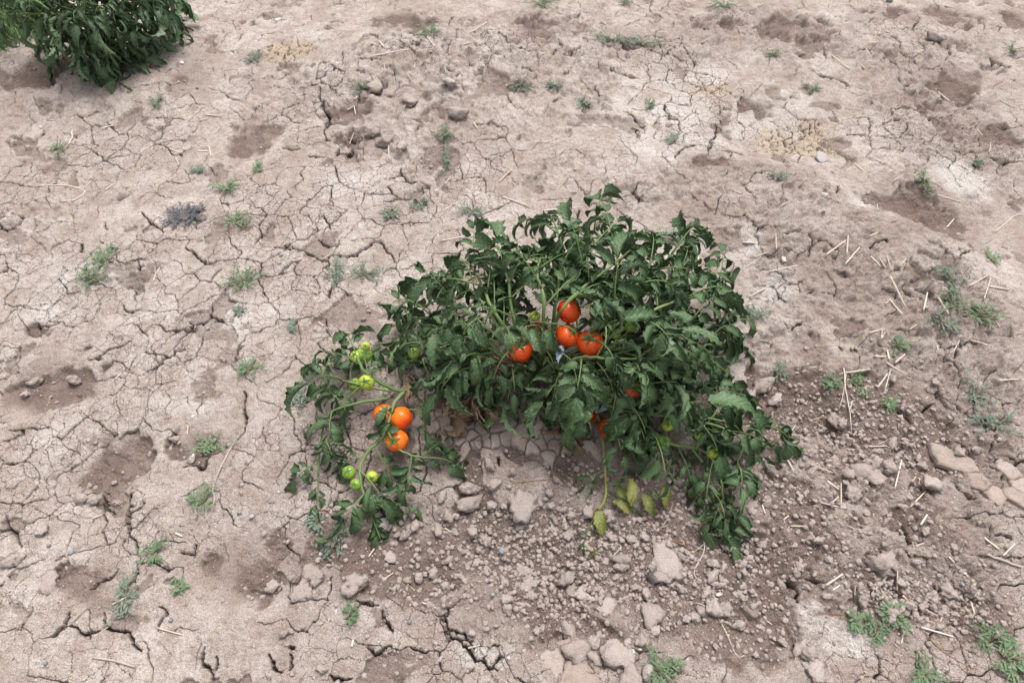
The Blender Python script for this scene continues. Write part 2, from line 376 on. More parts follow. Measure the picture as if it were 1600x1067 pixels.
def mixc(nt, fac, a, b, mode='MIX'):
    m = N(nt, 'ShaderNodeMix', data_type='RGBA', blend_type=mode)
    for sock, v in ((m.inputs[0], fac), (m.inputs[6], a), (m.inputs[7], b)):
        if hasattr(v, 'links') or isinstance(v, bpy.types.NodeSocket): L(nt, v, sock)
        elif isinstance(v, (int, float)): sock.default_value = v
        else: sock.default_value = (*v, 1)
    return m.outputs[2]
def mth(nt, op, a, b=None, c=None):
    m = N(nt, 'ShaderNodeMath', operation=op)
    for k, v in enumerate((a, b, c)):
        if v is None: continue
        if isinstance(v, (int, float)): m.inputs[k].default_value = v
        else: L(nt, v, m.inputs[k])
    return m.outputs[0]

CRUST_A, CRUST_B = (.585, .515, .470), (.445, .372, .330)
BROWN_A, BROWN_B = (.262, .200, .170), (.165, .120, .101)
SUBSOIL_SHADE = (.045, .031, .027)  # subsoil brown darkened to paint in the shade of the crack slits
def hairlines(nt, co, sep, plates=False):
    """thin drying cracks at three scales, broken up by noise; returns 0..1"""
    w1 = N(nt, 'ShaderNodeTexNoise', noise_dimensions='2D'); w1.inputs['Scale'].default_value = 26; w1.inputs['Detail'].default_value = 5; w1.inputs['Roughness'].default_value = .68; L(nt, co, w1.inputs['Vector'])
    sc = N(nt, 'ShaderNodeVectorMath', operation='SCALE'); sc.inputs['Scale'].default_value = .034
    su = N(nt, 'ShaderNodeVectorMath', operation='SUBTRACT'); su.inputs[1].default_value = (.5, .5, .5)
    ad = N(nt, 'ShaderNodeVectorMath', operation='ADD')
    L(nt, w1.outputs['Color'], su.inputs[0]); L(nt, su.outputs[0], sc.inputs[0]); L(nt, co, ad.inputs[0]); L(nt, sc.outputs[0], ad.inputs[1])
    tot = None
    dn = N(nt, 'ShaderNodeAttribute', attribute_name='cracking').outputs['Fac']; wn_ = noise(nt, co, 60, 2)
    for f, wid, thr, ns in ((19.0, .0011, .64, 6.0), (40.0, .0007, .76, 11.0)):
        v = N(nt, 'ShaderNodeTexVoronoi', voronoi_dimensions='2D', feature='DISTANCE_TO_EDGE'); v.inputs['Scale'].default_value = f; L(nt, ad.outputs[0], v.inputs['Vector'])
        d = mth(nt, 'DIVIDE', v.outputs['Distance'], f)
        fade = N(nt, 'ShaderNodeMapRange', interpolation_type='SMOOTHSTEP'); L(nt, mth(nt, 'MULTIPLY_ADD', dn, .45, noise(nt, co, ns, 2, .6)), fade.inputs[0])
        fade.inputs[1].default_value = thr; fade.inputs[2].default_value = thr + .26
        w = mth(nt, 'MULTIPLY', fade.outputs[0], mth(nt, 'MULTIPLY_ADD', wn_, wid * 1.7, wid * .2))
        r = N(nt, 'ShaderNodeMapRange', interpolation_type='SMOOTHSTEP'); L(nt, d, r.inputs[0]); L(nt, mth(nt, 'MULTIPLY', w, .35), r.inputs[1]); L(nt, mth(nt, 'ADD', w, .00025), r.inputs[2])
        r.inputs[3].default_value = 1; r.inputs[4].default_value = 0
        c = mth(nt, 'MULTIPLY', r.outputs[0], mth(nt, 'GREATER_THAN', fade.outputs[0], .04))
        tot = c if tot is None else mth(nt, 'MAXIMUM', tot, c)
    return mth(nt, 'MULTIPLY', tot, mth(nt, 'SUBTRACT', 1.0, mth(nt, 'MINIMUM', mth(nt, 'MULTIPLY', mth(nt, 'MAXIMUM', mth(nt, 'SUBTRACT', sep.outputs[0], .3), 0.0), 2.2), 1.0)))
def soil(nt, b, out):
    co = N(nt, 'ShaderNodeTexCoord').outputs['Object']
    at = N(nt, 'ShaderNodeAttribute', attribute_name='soil'); sp = N(nt, 'ShaderNodeSeparateColor'); L(nt, at.outputs['Color'], sp.inputs[0])
    n1 = noise(nt, co, 3.4, 5, .66); n2 = noise(nt, co, 24, 5, .7); n3 = noise(nt, co, 330, 2, .65); n4 = noise(nt, co, 9, 4, .65); n5 = noise(nt, co, 75, 4, .7)
    crust = mixc(nt, ramp(nt, n1, [(.38, (0, 0, 0)), (.62, (1, 1, 1))]), CRUST_A, CRUST_B)
    crust = mixc(nt, ramp(nt, n4, [(.48, (0, 0, 0)), (.66, (.8, .8, .8))]), crust, (.375, .300, .258))
    crust = mixc(nt, ramp(nt, n2, [(.46, (0, 0, 0)), (.66, (.75, .75, .75))]), crust, (.335, .262, .222))
    crust = mixc(nt, ramp(nt, n5, [(.50, (0, 0, 0)), (.72, (.65, .65, .65))]), crust, (.285, .216, .180))
    brown = mixc(nt, n2, BROWN_A, BROWN_B)
    brown = mixc(nt, ramp(nt, n4, [(.5, (0, 0, 0)), (.75, (.6, .6, .6))]), brown, (.36, .285, .25))
    c = mixc(nt, sp.outputs[0], crust, brown)
    sf = mth(nt, 'MULTIPLY', sp.outputs[1], ramp(nt, n2, [(.32, (.1, .1, .1)), (.62, (.85, .85, .85))]))
    c = mixc(nt, sf, c, (.66, .62, .585))
    c = mixc(nt, mth(nt, 'MULTIPLY', sp.outputs[2], .6), c, (.48, .37, .25))
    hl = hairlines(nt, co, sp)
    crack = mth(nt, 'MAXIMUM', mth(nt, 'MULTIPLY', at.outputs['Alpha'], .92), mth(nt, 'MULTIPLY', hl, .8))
    c = mixc(nt, crack, c, SUBSOIL_SHADE)      # brown subsoil with the shade inside the cracks painted into its colour
    g = ramp(nt, n3, [(.30, (.66, .65, .64)), (.5, (1, 1, 1)), (.70, (1.24, 1.23, 1.22))])
    c = mixc(nt, 1.0, c, g, 'MULTIPLY')
    v = N(nt, 'ShaderNodeTexVoronoi'); v.inputs['Scale'].default_value = 95; L(nt, co, v.inputs['Vector'])
    vs = N(nt, 'ShaderNodeSeparateColor'); L(nt, v.outputs['Color'], vs.inputs[0])
    fleck = mth(nt, 'MULTIPLY', mth(nt, 'LESS_THAN', v.outputs['Distance'], .17), mth(nt, 'GREATER_THAN', vs.outputs[0], .95))
    c = mixc(nt, fleck, c, (.66, .63, .6))
    L(nt, c, b.inputs['Base Color']); b.inputs['Roughness'].default_value = .95; b.inputs['Specular IOR Level'].default_value = .15
    h = mth(nt, 'ADD', mth(nt, 'MULTIPLY', n3, .7), mth(nt, 'MULTIPLY', n5, 1.8))
    bp = N(nt, 'ShaderNodeBump'); bp.inputs['Strength'].default_value = 1.0; bp.inputs['Distance'].default_value = .0065
    L(nt, h, bp.inputs['Height']); L(nt, bp.outputs[0], b.inputs['Normal'])
M = {}
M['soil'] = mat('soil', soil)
def clodm(nt, b, out):
    co = N(nt, 'ShaderNodeTexCoord').outputs['Object']
    ge = N(nt, 'ShaderNodeNewGeometry'); oi = N(nt, 'ShaderNodeObjectInfo')
    n2 = noise(nt, ge.outputs['Position'], 40, 5, .65); n3 = noise(nt, ge.outputs['Position'], 300, 3, .6)
    rr = mth(nt, 'ADD', mth(nt, 'MULTIPLY', oi.outputs['Random'], .55), mth(nt, 'MULTIPLY', ge.outputs['Random Per Island'], .45))
    c = mixc(nt, rr, (.38, .305, .268), (.62, .54, .495))
    c = mixc(nt, mth(nt, 'MULTIPLY', n2, .5), c, (.27, .195, .165))
    c = mixc(nt, 1.0, c, ramp(nt, n3, [(.3, (.82, .82, .82)), (.7, (1.12, 1.12, 1.12))]), 'MULTIPLY')
    L(nt, c, b.inputs['Base Color']); b.inputs['Roughness'].default_value = .95; b.inputs['Specular IOR Level'].default_value = .15
    bp = N(nt, 'ShaderNodeBump'); bp.inputs['Strength'].default_value = 1; bp.inputs['Distance'].default_value = .003
    L(nt, mth(nt, 'ADD', n3, mth(nt, 'MULTIPLY', noise(nt, ge.outputs['Position'], 110, 5, .75), 2.2)), bp.inputs['Height']); L(nt, bp.outputs[0], b.inputs['Normal'])
M['clod'] = mat('clod', clodm)
def platem(nt, b, out):
    ge = N(nt, 'ShaderNodeNewGeometry'); oi = N(nt, 'ShaderNodeObjectInfo'); po = ge.outputs['Position']
    n2 = noise(nt, po, 30, 6, .7); n3 = noise(nt, po, 330, 3, .65); n5 = noise(nt, po, 80, 5, .7)
    c = mixc(nt, oi.outputs['Random'], (.385, .305, .262), (.475, .395, .348))
    c = mixc(nt, ramp(nt, n2, [(.45, (0, 0, 0)), (.68, (.7, .7, .7))]), c, (.29, .21, .175))
    c = mixc(nt, 1.0, c, ramp(nt, n3, [(.28, (.78, .77, .76)), (.5, (1, 1, 1)), (.72, (1.16, 1.15, 1.14))]), 'MULTIPLY')
    L(nt, c, b.inputs['Base Color']); b.inputs['Roughness'].default_value = .95; b.inputs['Specular IOR Level'].default_value = .15
    bp = N(nt, 'ShaderNodeBump'); bp.inputs['Strength'].default_value = 1.0; bp.inputs['Distance'].default_value = .004
    L(nt, mth(nt, 'ADD', mth(nt, 'MULTIPLY', n3, .7), mth(nt, 'MULTIPLY', n5, 1.8)), bp.inputs['Height']); L(nt, bp.outputs[0], b.inputs['Normal'])
M['plate'] = mat('plate', platem)

def leafm(top, dry=False, spread=.4):
    def f(nt, b, out):
        uv = N(nt, 'ShaderNodeUVMap', uv_map='UVMap'); sp = N(nt, 'ShaderNodeSeparateXYZ'); L(nt, uv.outputs[0], sp.inputs[0])
        ge = N(nt, 'ShaderNodeNewGeometry'); oi = N(nt, 'ShaderNodeObjectInfo')
        av = mth(nt, 'ABSOLUTE', mth(nt, 'SUBTRACT', sp.outputs[1], .5))
        w = mth(nt, 'FRACT', mth(nt, 'MULTIPLY', mth(nt, 'SUBTRACT', sp.outputs[0], mth(nt, 'MULTIPLY', av, .42)), 7.0))
        side = mth(nt, 'ABSOLUTE', mth(nt, 'SUBTRACT', w, .5))
        vein = mth(nt, 'MAXIMUM', mth(nt, 'LESS_THAN', side, .07), mth(nt, 'LESS_THAN', av, .03))
        n = noise(nt, ge.outputs['Position'], 55, 3, .6); nb = noise(nt, ge.outputs['Position'], 9, 2, .5)
        rnd = mth(nt, 'ADD', mth(nt, 'MULTIPLY', oi.outputs['Random'], .6), mth(nt, 'MULTIPLY', ge.outputs['Random Per Island'], .4))
        if dry:
            c = mixc(nt, n, top[0], top[1]); c = mixc(nt, mth(nt, 'MULTIPLY', rnd, .4), c, top[2])
        else:
            c = mixc(nt, rnd, top[0], top[1]); c = mixc(nt, mth(nt, 'MULTIPLY', n, .45), c, top[2])
            c = mixc(nt, mth(nt, 'MULTIPLY', vein, .38), c, top[3])
        L(nt, c, b.inputs['Base Color']); b.inputs['Roughness'].default_value = .8 if dry else .42
        b.inputs['Specular IOR Level'].default_value = .2 if dry else .38
        bp = N(nt, 'ShaderNodeBump'); bp.inputs['Strength'].default_value = .55; bp.inputs['Distance'].default_value = .002
        L(nt, mth(nt, 'ADD', mth(nt, 'MULTIPLY', side, 1.6), noise(nt, ge.outputs['Position'], 260, 2)), bp.inputs['Height']); L(nt, bp.outputs[0], b.inputs['Normal'])
        tr = N(nt, 'ShaderNodeBsdfTranslucent'); L(nt, mixc(nt, 1.0, c, (1.0, 1.25, .55), 'MULTIPLY'), tr.inputs['Color'])
        mx = N(nt, 'ShaderNodeMixShader'); mx.inputs[0].default_value = .16
        L(nt, b.outputs[0], mx.inputs[1]); L(nt, tr.outputs[0], mx.inputs[2]); L(nt, mx.outputs[0], out.inputs[0])
    return f
M['leaf_top'] = mat('leaf_top', leafm([(.038, .088, .032), (.130, .210, .086), (.055, .110, .046), (.19, .265, .135)]))
M['leaf_under'] = mat('leaf_under', leafm([(.11, .18, .09), (.18, .26, .14), (.13, .20, .11), (.21, .29, .17)]))
M['leaf_yellow'] = mat('leaf_yellow', leafm([(.22, .25, .06), (.30, .29, .09), (.17, .2, .06), (.33, .33, .13)]))
M['leaf_dead'] = mat('leaf_dead', leafm([(.26, .17, .10), (.38, .28, .19), (.15, .09, .06)], True))
M['leaf_blue'] = mat('leaf_blue', leafm([(.27, .32, .38), (.40, .45, .50), (.22, .26, .33)], True))
M['wilt_top'] = mat('wilt_top', leafm([(.075, .140, .070), (.19, .275, .145), (.10, .17, .10), (.23, .30, .19)]))
def plainm(c1, c2, scale, rough, spec=.3, bump=.4):
    def f(nt, b, out):
        ge = N(nt, 'ShaderNodeNewGeometry'); oi = N(nt, 'ShaderNodeObjectInfo')
        n = noise(nt, ge.outputs['Position'], scale, 4, .6)
        r = mth(nt, 'ADD', mth(nt, 'MULTIPLY', n, .6), mth(nt, 'MULTIPLY', oi.outputs['Random'], .4))
        L(nt, mixc(nt, ramp(nt, r, [(.25, (0, 0, 0)), (.75, (1, 1, 1))]), c1, c2), b.inputs['Base Color'])
        b.inputs['Roughness'].default_value = rough; b.inputs['Specular IOR Level'].default_value = spec
        bp = N(nt, 'ShaderNodeBump'); bp.inputs['Strength'].default_value = bump; bp.inputs['Distance'].default_value = .001
        L(nt, noise(nt, ge.outputs['Position'], scale * 5, 2), bp.inputs['Height']); L(nt, bp.outputs[0], b.inputs['Normal'])
    return f
M['stem'] = mat('stem', plainm((.10, .17, .05), (.19, .25, .10), 25, .5))
M['stem_brown'] = mat('stem_brown', plainm((.16, .13, .07), (.24, .17, .11), 25, .7))
M['stem_yellow'] = mat('stem_yellow', plainm((.25, .27, .07), (.36, .28, .08), 25, .6))
M['calyx'] = mat('calyx', plainm((.075, .15, .035), (.13, .23, .06), 60, .55))
M['straw'] = mat('straw', plainm((.72, .63, .52), (.52, .42, .33), 30, .7))
M['straw_pale'] = mat('straw_pale', plainm((.76, .70, .62), (.58, .50, .43), 30, .7))
M['straw_rust'] = mat('straw_rust', plainm((.36, .19, .10), (.25, .13, .08), 40, .8))
M['twig'] = mat('twig', plainm((.58, .52, .48), (.36, .29, .26), 40, .8))
M['weed'] = mat('weed', plainm((.10, .16, .115), (.20, .26, .20), 30, .65))
M['weed_green'] = mat('weed_green', plainm((.085, .16, .075), (.165, .25, .13), 30, .6))
M['grass'] = mat('grass', plainm((.07, .17, .04), (.14, .27, .07), 30, .55))
M['weed_dark'] = mat('weed_dark', plainm((.075, .075, .085), (.15, .15, .165), 60, .8))
M['weed_stem'] = mat('weed_stem', plainm((.16, .17, .10), (.26, .22, .15), 60, .7))
M['pebble_white'] = mat('pebble_white', plainm((.70, .67, .63), (.55, .52, .49), 60, .7))
M['pebble_grey'] = mat('pebble_grey', plainm((.19, .20, .215), (.34, .35, .37), 60, .7))
M['stone'] = mat('stone', plainm((.38, .34, .325), (.50, .46, .45), 40, .85))
M['flower'] = mat('flower', plainm((.65, .5, .03), (.7, .58, .06), 60, .6))
def tomato(red, orange, green=None):
    def f(nt, b, out):
        tc = N(nt, 'ShaderNodeTexCoord'); sp = N(nt, 'ShaderNodeSeparateXYZ'); L(nt, tc.outputs['Object'], sp.inputs[0])
        n = noise(nt, tc.outputs['Object'], 1.3, 3, .5); n2 = noise(nt, tc.outputs['Object'], 26, 2)
        f_ = mth(nt, 'ADD', mth(nt, 'MULTIPLY', sp.outputs[2], .38), n)
        c = mixc(nt, ramp(nt, f_, [(.3, (0, 0, 0)), (.75, (1, 1, 1))]), red, orange)
        dots = ramp(nt, n2, [(.68, (0, 0, 0)), (.74, (.25, .25, .25))])
        c = mixc(nt, dots, c, orange)
        L(nt, c, b.inputs['Base Color']); b.inputs['Roughness'].default_value = .26; b.inputs['Specular IOR Level'].default_value = .45
        b.inputs['Subsurface Weight'].default_value = .15; b.inputs['Subsurface Radius'].default_value = (.012, .004, .002); b.inputs['Subsurface Scale'].default_value = 1.0
        dust = ramp(nt, noise(nt, tc.outputs['Object'], 5, 5, .7), [(.45, (.24, .24, .24)), (.75, (.5, .5, .5))]); L(nt, dust, b.inputs['Roughness'])
    return f
M['tomato_red'] = mat('tomato_red', tomato((.62, .035, .008), (.78, .10, .012)))
M['tomato_orange'] = mat('tomato_orange', tomato((.78, .085, .006), (.85, .185, .012)))
M['tomato_dark'] = mat('tomato_dark', tomato((.42, .012, .01), (.52, .03, .01)))
M['tomato_green'] = mat('tomato_green', tomato((.33, .42, .055), (.20, .33, .05)))
M['tomato_lime'] = mat('tomato_lime', tomato((.48, .55, .07), (.38, .48, .06)))

# ------------------------------------------------------------------ mesh helpers
def make_mesh(name, verts, faces, mats, midx=None, smooth=True, uvs=None):
    me = bpy.data.meshes.new(name)
    me.from_pydata([tuple(v) for v in verts], [], [tuple(f) for f in faces])
    for m in mats: me.materials.append(M[m] if isinstance(m, str) else m)
    if midx is not None: me.polygons.foreach_set('material_index', np.array(midx, np.int32))
    me.polygons.foreach_set('use_smooth', np.full(len(me.polygons), smooth))
    if uvs is not None:
        lay = me.uv_layers.new(name='UVMap'); li = np.zeros(len(me.loops), np.int32); me.loops.foreach_get('vertex_index', li)
        lay.data.foreach_set('uv', np.asarray(uvs, np.float32)[li].ravel())
    me.update(); return me
def link(name, me, parent=None, label=None, cat=None, group=None, kind=None, matrix=None):
    o = bpy.data.objects.new(name, me); COL.objects.link(o)
    if parent is not None: o.parent = parent
    if matrix is not None: o.matrix_local = matrix
    for k, v in (('label', label), ('category', cat), ('group', group), ('kind', kind)):
        if v: o[k] = v
    return o
class Buf:
    """collects shapes for one mesh"""
    def __init__(s): s.v = []; s.f = []; s.m = []; s.uv = []
    def add(s, verts, faces, m=0, uv=None):
        o = len(s.v); s.v.extend([tuple(p) for p in verts]); s.f.extend([tuple(i + o for i in f) for f in faces])
        s.m.extend(m if isinstance(m, list) else [m] * len(faces)); s.uv.extend(uv if uv is not None else [(0, .5)] * len(verts))
    def mesh(s, name, mats, smooth=True): return make_mesh(name, s.v, s.f, mats, s.m, smooth, s.uv)
def spline(pts, n):
    """Catmull-Rom through the points"""
    pts = [Vector(p) for p in pts]
    if len(pts) == 2: return [pts[0].lerp(pts[1], k / (n - 1)) for k in range(n)]
    q = [pts[0] * 2 - pts[1]] + pts + [pts[-1] * 2 - pts[-2]]
    out = []; seg = len(pts) - 1
    for k in range(n):
        t = k / (n - 1) * seg; i = min(int(t), seg - 1); t -= i
        a, b, c, d = q[i:i + 4]
        out.append(.5 * ((2 * b) + (c - a) * t + (2 * a - 5 * b + 4 * c - d) * t * t + (3 * b - a - 3 * c + d) * t ** 3))
    return out
def tube(buf, pts, r0, r1, sides=6, m=0):
    n = len(pts); vs = []; up = Vector((.31, .17, .93))
    for i, p in enumerate(pts):
        t = (pts[min(i + 1, n - 1)] - pts[max(i - 1, 0)]).normalized()
        a = t.cross(up); a = a.normalized() if a.length > 1e-4 else Vector((1, 0, 0)); b = t.cross(a)
        r = r0 + (r1 - r0) * i / (n - 1)
        for k in range(sides):
            an = 2 * math.pi * k / sides; vs.append(p + (a * math.cos(an) + b * math.sin(an)) * r)
    fs = [(i * sides + k, i * sides + (k + 1) % sides, (i + 1) * sides + (k + 1) % sides, (i + 1) * sides + k) for i in range(n - 1) for k in range(sides)]
    fs += [tuple(range(sides))[::-1], tuple((n - 1) * sides + k for k in range(sides))]
    buf.add(vs, fs, m)

# ------------------------------------------------------------------ ground object
def make_ground():
    ny, nx = XX.shape
    co = np.stack([XX, YY, ZZ], -1).reshape(-1, 3).astype(np.float32)
    idx = np.arange(ny * nx, dtype=np.int32).reshape(ny, nx)
    q = np.stack([idx[:-1, :-1], idx[:-1, 1:], idx[1:, 1:], idx[1:, :-1]], -1).reshape(-1)
    me = bpy.data.meshes.new('ground'); nf = len(q) // 4
    me.vertices.add(len(co)); me.vertices.foreach_set('co', co.ravel())
    me.loops.add(len(q)); me.loops.foreach_set('vertex_index', q)
    me.polygons.add(nf); me.polygons.foreach_set('loop_start', np.arange(0, nf * 4, 4, dtype=np.int32)); me.polygons.foreach_set('loop_total', np.full(nf, 4, np.int32))
    me.update(); me.polygons.foreach_set('use_smooth', np.ones(nf, bool))
    a = me.attributes.new('soil', 'FLOAT_COLOR', 'POINT'); a.data.foreach_set('color', ATTR.reshape(-1, 4).astype(np.float32).ravel())
    a = me.attributes.new('cracking', 'FLOAT', 'POINT'); a.data.foreach_set('value', DENS.astype(np.float32).ravel())
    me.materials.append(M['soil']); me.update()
    o = link('ground', me, kind='structure', label='dry cracked pinkish brown field soil with crumbled patches'); return o
ground = make_ground()

# ------------------------------------------------------------------ loose crust plates lying in their bed
PT = perlin(*np.meshgrid(np.arange(0, 32, .125), np.arange(0, 32, .125))).tolist()
def pn(x, y, s):
    return PT[int((y * 8 + s * 37) % 256)][int((x * 8 + s * 91) % 256)]
def crust_plates():
    r = random.Random(17)
    for (px, py, rx, ry, rot, st) in PLATES:
        cx, cy = flat(px, py); rxm = abs(flat(px + rx, py)[0] - cx); rym = abs(flat(px, py - ry)[1] - cy)
        pts = []
        for _ in range(4000):
            a, b = r.uniform(-1.15, 1.15), r.uniform(-1.15, 1.15)
            if a * a + b * b > 1.25: continue
            p = (cx + a * rxm, cy + b * rym); sp_ = r.choice([.022, .034, .05, .075] if px < 860 else [.04, .07, .09])
            if all((p[0] - q[0]) ** 2 + (p[1] - q[1]) ** 2 > sp_ * sp_ for q in pts): pts.append(p)
        for i, p in enumerate(pts):
            if ((p[0] - cx) / rxm) ** 2 + ((p[1] - cy) / rym) ** 2 > 1.0 + r.uniform(-.45, .1) or r.random() < .05: continue
            poly = [(-.06, -.06), (.06, -.06), (.06, .06), (-.06, .06)]
            for q in pts:
                dx, dy = q[0] - p[0], q[1] - p[1]; d = math.hypot(dx, dy)
                if d < 1e-6 or d > .16: continue
                nx_, ny_ = dx / d, dy / d; lim = d / 2 - (.0002 + .0011 * ((i * 7 + int(d * 1e5)) % 5) / 4); new = []
                for (a, b) in zip(poly, poly[1:] + poly[:1]):
                    da, db = a[0] * nx_ + a[1] * ny_ - lim, b[0] * nx_ + b[1] * ny_ - lim
                    if da <= 0: new.append(a)
                    if da * db < 0: t = da / (da - db); new.append((a[0] + (b[0] - a[0]) * t, a[1] + (b[1] - a[1]) * t))
                poly = new
                if len(poly) < 3: break
            if len(poly) < 3: continue
            out = []
            for (a, b) in zip(poly, poly[1:] + poly[:1]):
                l = math.hypot(b[0] - a[0], b[1] - a[1]); n = max(1, int(l / .006))
                for k in range(n): out.append((a[0] + (b[0] - a[0]) * k / n, a[1] + (b[1] - a[1]) * k / n))
            m = len(out)
            if m < 6: continue
            jag = []
            for (a, b) in out:
                X, Y = p[0] + a, p[1] + b
                jx = .0045 * pn(X * 60, Y * 60, 7) + .0028 * pn(X * 190, Y * 190, 8); jy = .0045 * pn(X * 60, Y * 60, 17) + .0028 * pn(X * 190, Y * 190, 18)
                jag.append((a + jx, b + jy))
            hx, hy, h0 = r.gauss(0, .05), r.gauss(0, .05), r.uniform(-.002, .004)
            base = hc(*p) + .0055 * float(fbm(np.array(p[0]), np.array(p[1]), 6, 2, 101)) - .0015
            vs = []; fs = []
            for (k, dz) in ((1.0, -.016), (1.0, -.0035), (.93, 0), (.6, .0006)):
                for (a, b) in jag:
                    X, Y = p[0] + a * k, p[1] + b * k
                    zz = hc(X, Y) - hc(*p)
                    vs.append((a * k, b * k, h0 + a * hx + b * hy + zz + dz + .0022 * pn(X * 45, Y * 45, 27) + .001 * pn(X * 140, Y * 140, 28)))
            vs.append((0, 0, h0 + .0008))
            for q in range(3):
                for k in range(m): fs.append((q * m + k, q * m + (k + 1) % m, (q + 1) * m + (k + 1) % m, (q + 1) * m + k))
            for k in range(m): fs.append((3 * m + k, 3 * m + (k + 1) % m, 4 * m))
            o = link('crust_plate', make_mesh('crust_plate', vs, fs, ['plate']), ground); o.location = (p[0], p[1], base)
crust_plates()

# ------------------------------------------------------------------ clods
def ico(sub):
    bm = bmesh.new(); bmesh.ops.create_icosphere(bm, subdivisions=sub, radius=1)
    v = np.array([p.co[:] for p in bm.verts]); f = [[q.index for q in p.verts] for p in bm.faces]; bm.free(); return v, f
ICO1, ICO2, ICO3 = ico(1), ico(2), ico(3)
def clod_shape(base, seed, flatz=.65, planes=11, rough=.06):
    r = np.random.RandomState(seed); v = base[0].copy()
    n = r.randn(planes, 3); n /= np.linalg.norm(n, axis=1)[:, None]; d = .50 + .30 * r.rand(planes)
    dots = v @ n.T
    rad = np.min(np.where(dots > .05, d / np.maximum(dots, .05), 1.25), axis=1); rad = np.minimum(rad, 1.15)
    nz = fbm(v[:, 0] + seed * 3.1, v[:, 1] + v[:, 2] * 1.7, 2.2, 4, seed % 50, .7)
    v = v * (rad * (1 + rough * 2 * nz))[:, None]
    v *= np.array([1, .72 + .25 * r.rand(), flatz * (.8 + .4 * r.rand())])
    return v
CLODS = [make_mesh('clod', clod_shape(ICO3, 40 + k, rough=.17), ICO3[1], ['clod']) for k in range(12)]
SLABS = [make_mesh('clod', clod_shape(ICO3, 80 + k, .34, 13, .17), ICO3[1], ['clod']) for k in range(4)]
def clod_at(p, size, mesh, sink=.25, tilt=.3):
    rot = Matrix.Rotation(random.uniform(0, 6.28), 4, 'Z') @ Matrix.Rotation(random.uniform(-tilt, tilt), 4, 'X') @ Matrix.Rotation(random.uniform(-tilt, tilt), 4, 'Y')
    lo = min((rot @ v.co).z for v in mesh.vertices)
    return Matrix.Translation((p[0], p[1], float(gz(p[0], p[1])) - lo * size * (1 - sink))) @ rot @ Matrix.Scale(size, 4)
def clods():
    n = 0
    big = [(490,893,17,1),(475,922,14,1),(430,914,8,0),(460,903,8,0),(560,908,16,0),(655,902,9,0),(678,893,7,0),(730,785,17,0),(768,788,9,0),(690,775,7,0),(732,762,13,0),(765,727,10,0),
     (770,757,9,0),(800,736,6,0),(820,780,22,1),(870,750,6,0),(885,903,13,0),(919,802,9,0),(970,874,9,0),(1040,880,26,1),(1018,955,18,1),(945,946,13,1),(905,1015,20,1),(970,1015,22,1),(1000,998,9,0),(932,1028,11,0),
     (925,1000,12,0),(890,985,11,0),(985,1058,17,1),(1113,946,11,0),(1130,952,9,0),(1096,955,8,0),(1085,964,8,0),(1112,898,8,0),(1115,880,7,0),(1103,925,7,0),(1155,973,8,0),(1010,1045,10,0),(1060,1038,8,0),
     (910,925,12,1),(892,925,8,0),(815,800,6,0),(825,910,12,1),(820,890,12,1),(950,800,8,0),(955,810,7,0),(1230,700,9,0),(1300,655,9,0),(1312,662,8,0),(1365,750,12,0),(1385,730,12,0),(1340,740,16,0),(1370,728,12,0),
     (1495,706,9,0),(1330,770,11,0),(1450,755,13,0),(1380,875,18,1),(1365,880,14,0),(1485,925,10,0),(1345,935,8,0),(1250,1010,11,0),(1265,1020,9,0),(1275,1040,13,1),(1220,1000,6,0),(1290,930,6,0),
     (150,782,7,0),(128,780,9,0),(120,595,9,0),(170,568,8,0),(55,597,8,0),(40,615,5,0),(300,717,7,0),(275,685,6,0),(65,828,8,0),(25,873,9,0),(75,905,15,1),(505,1045,7,0),(455,985,5,0),(443,990,6,0),
     (700,805,8,0),(685,828,10,0),(740,830,8,0),(760,845,8,0),(765,830,6,0),(743,880,6,0),(790,908,7,0),(695,915,7,0),(610,867,8,0),(630,805,9,0),(650,820,8,0),(605,815,9,0),(645,803,7,0),(622,835,6,0),(640,828,6,0),
     (1460,60,9,0),(1180,640,10,0),(1190,600,12,0),(1170,620,9,0),(1210,625,9,0),(1145,700,10,0),(1160,740,9,0),(1175,790,9,0),(1190,850,7,0),(580,210,10,0),(605,225,11,0),(628,230,9,0),(590,140,11,0),(640,160,10,0),(715,178,13,0),(705,130,10,0)]
    for (px, py, r, slab) in big:
        p = G(px, py + r * .3); d = math.sqrt(p.x ** 2 + p.y ** 2 + (CAM_H - p.z) ** 2)
        size = r * d / FP * 1.3
        me = random.choice(SLABS if slab else CLODS)
        m = clod_at(p, size, me, .42, .15 if slab else .4)
        link('soil_clod', me, None, ('broad pale flat clod ' if slab and r > 16 else 'flat pale clod ' if slab else 'large lumpy brown clod ' if r > 11 else 'medium lumpy brown clod ' if r > 7 else 'smaller lumpy brown clod ') + zone_of(px, py), 'clod', 'large flat soil clods' if slab else 'large rounded soil clods', matrix=m); n += 1
    buf_v = []; buf_f = []; off = 0
    small = [clod_shape(ICO2, 140 + k, .75, 7, .05) for k in range(12)]; sf1 = np.array(ICO2[1]); tiny = [clod_shape(ICO1, 160 + k, .75, 6, .04) for k in range(12)]; sf0 = np.array(ICO1[1])
    def zone():
        while True:
            if random.random() < .62:
                px, py = random.gauss(920, 190), random.gauss(865, 90)
                if random.random() < .3: px, py = random.gauss(1350, 110), random.gauss(690, 70)
                if random.random() < .18: px, py = random.gauss(1440, 90), random.gauss(930, 45)
            else: px, py = random.uniform(-100, 1700), random.uniform(-10, 1100)
            if not (-150 < px < 1750 and -40 < py < 1120): continue
            x, y = flat(px, py)
            if y < .12 or abs(x) > halfw(y): continue
            lo = gattr(x, y)[0]
            if random.random() < lo ** 1.5 + .03: return x, y, px, py
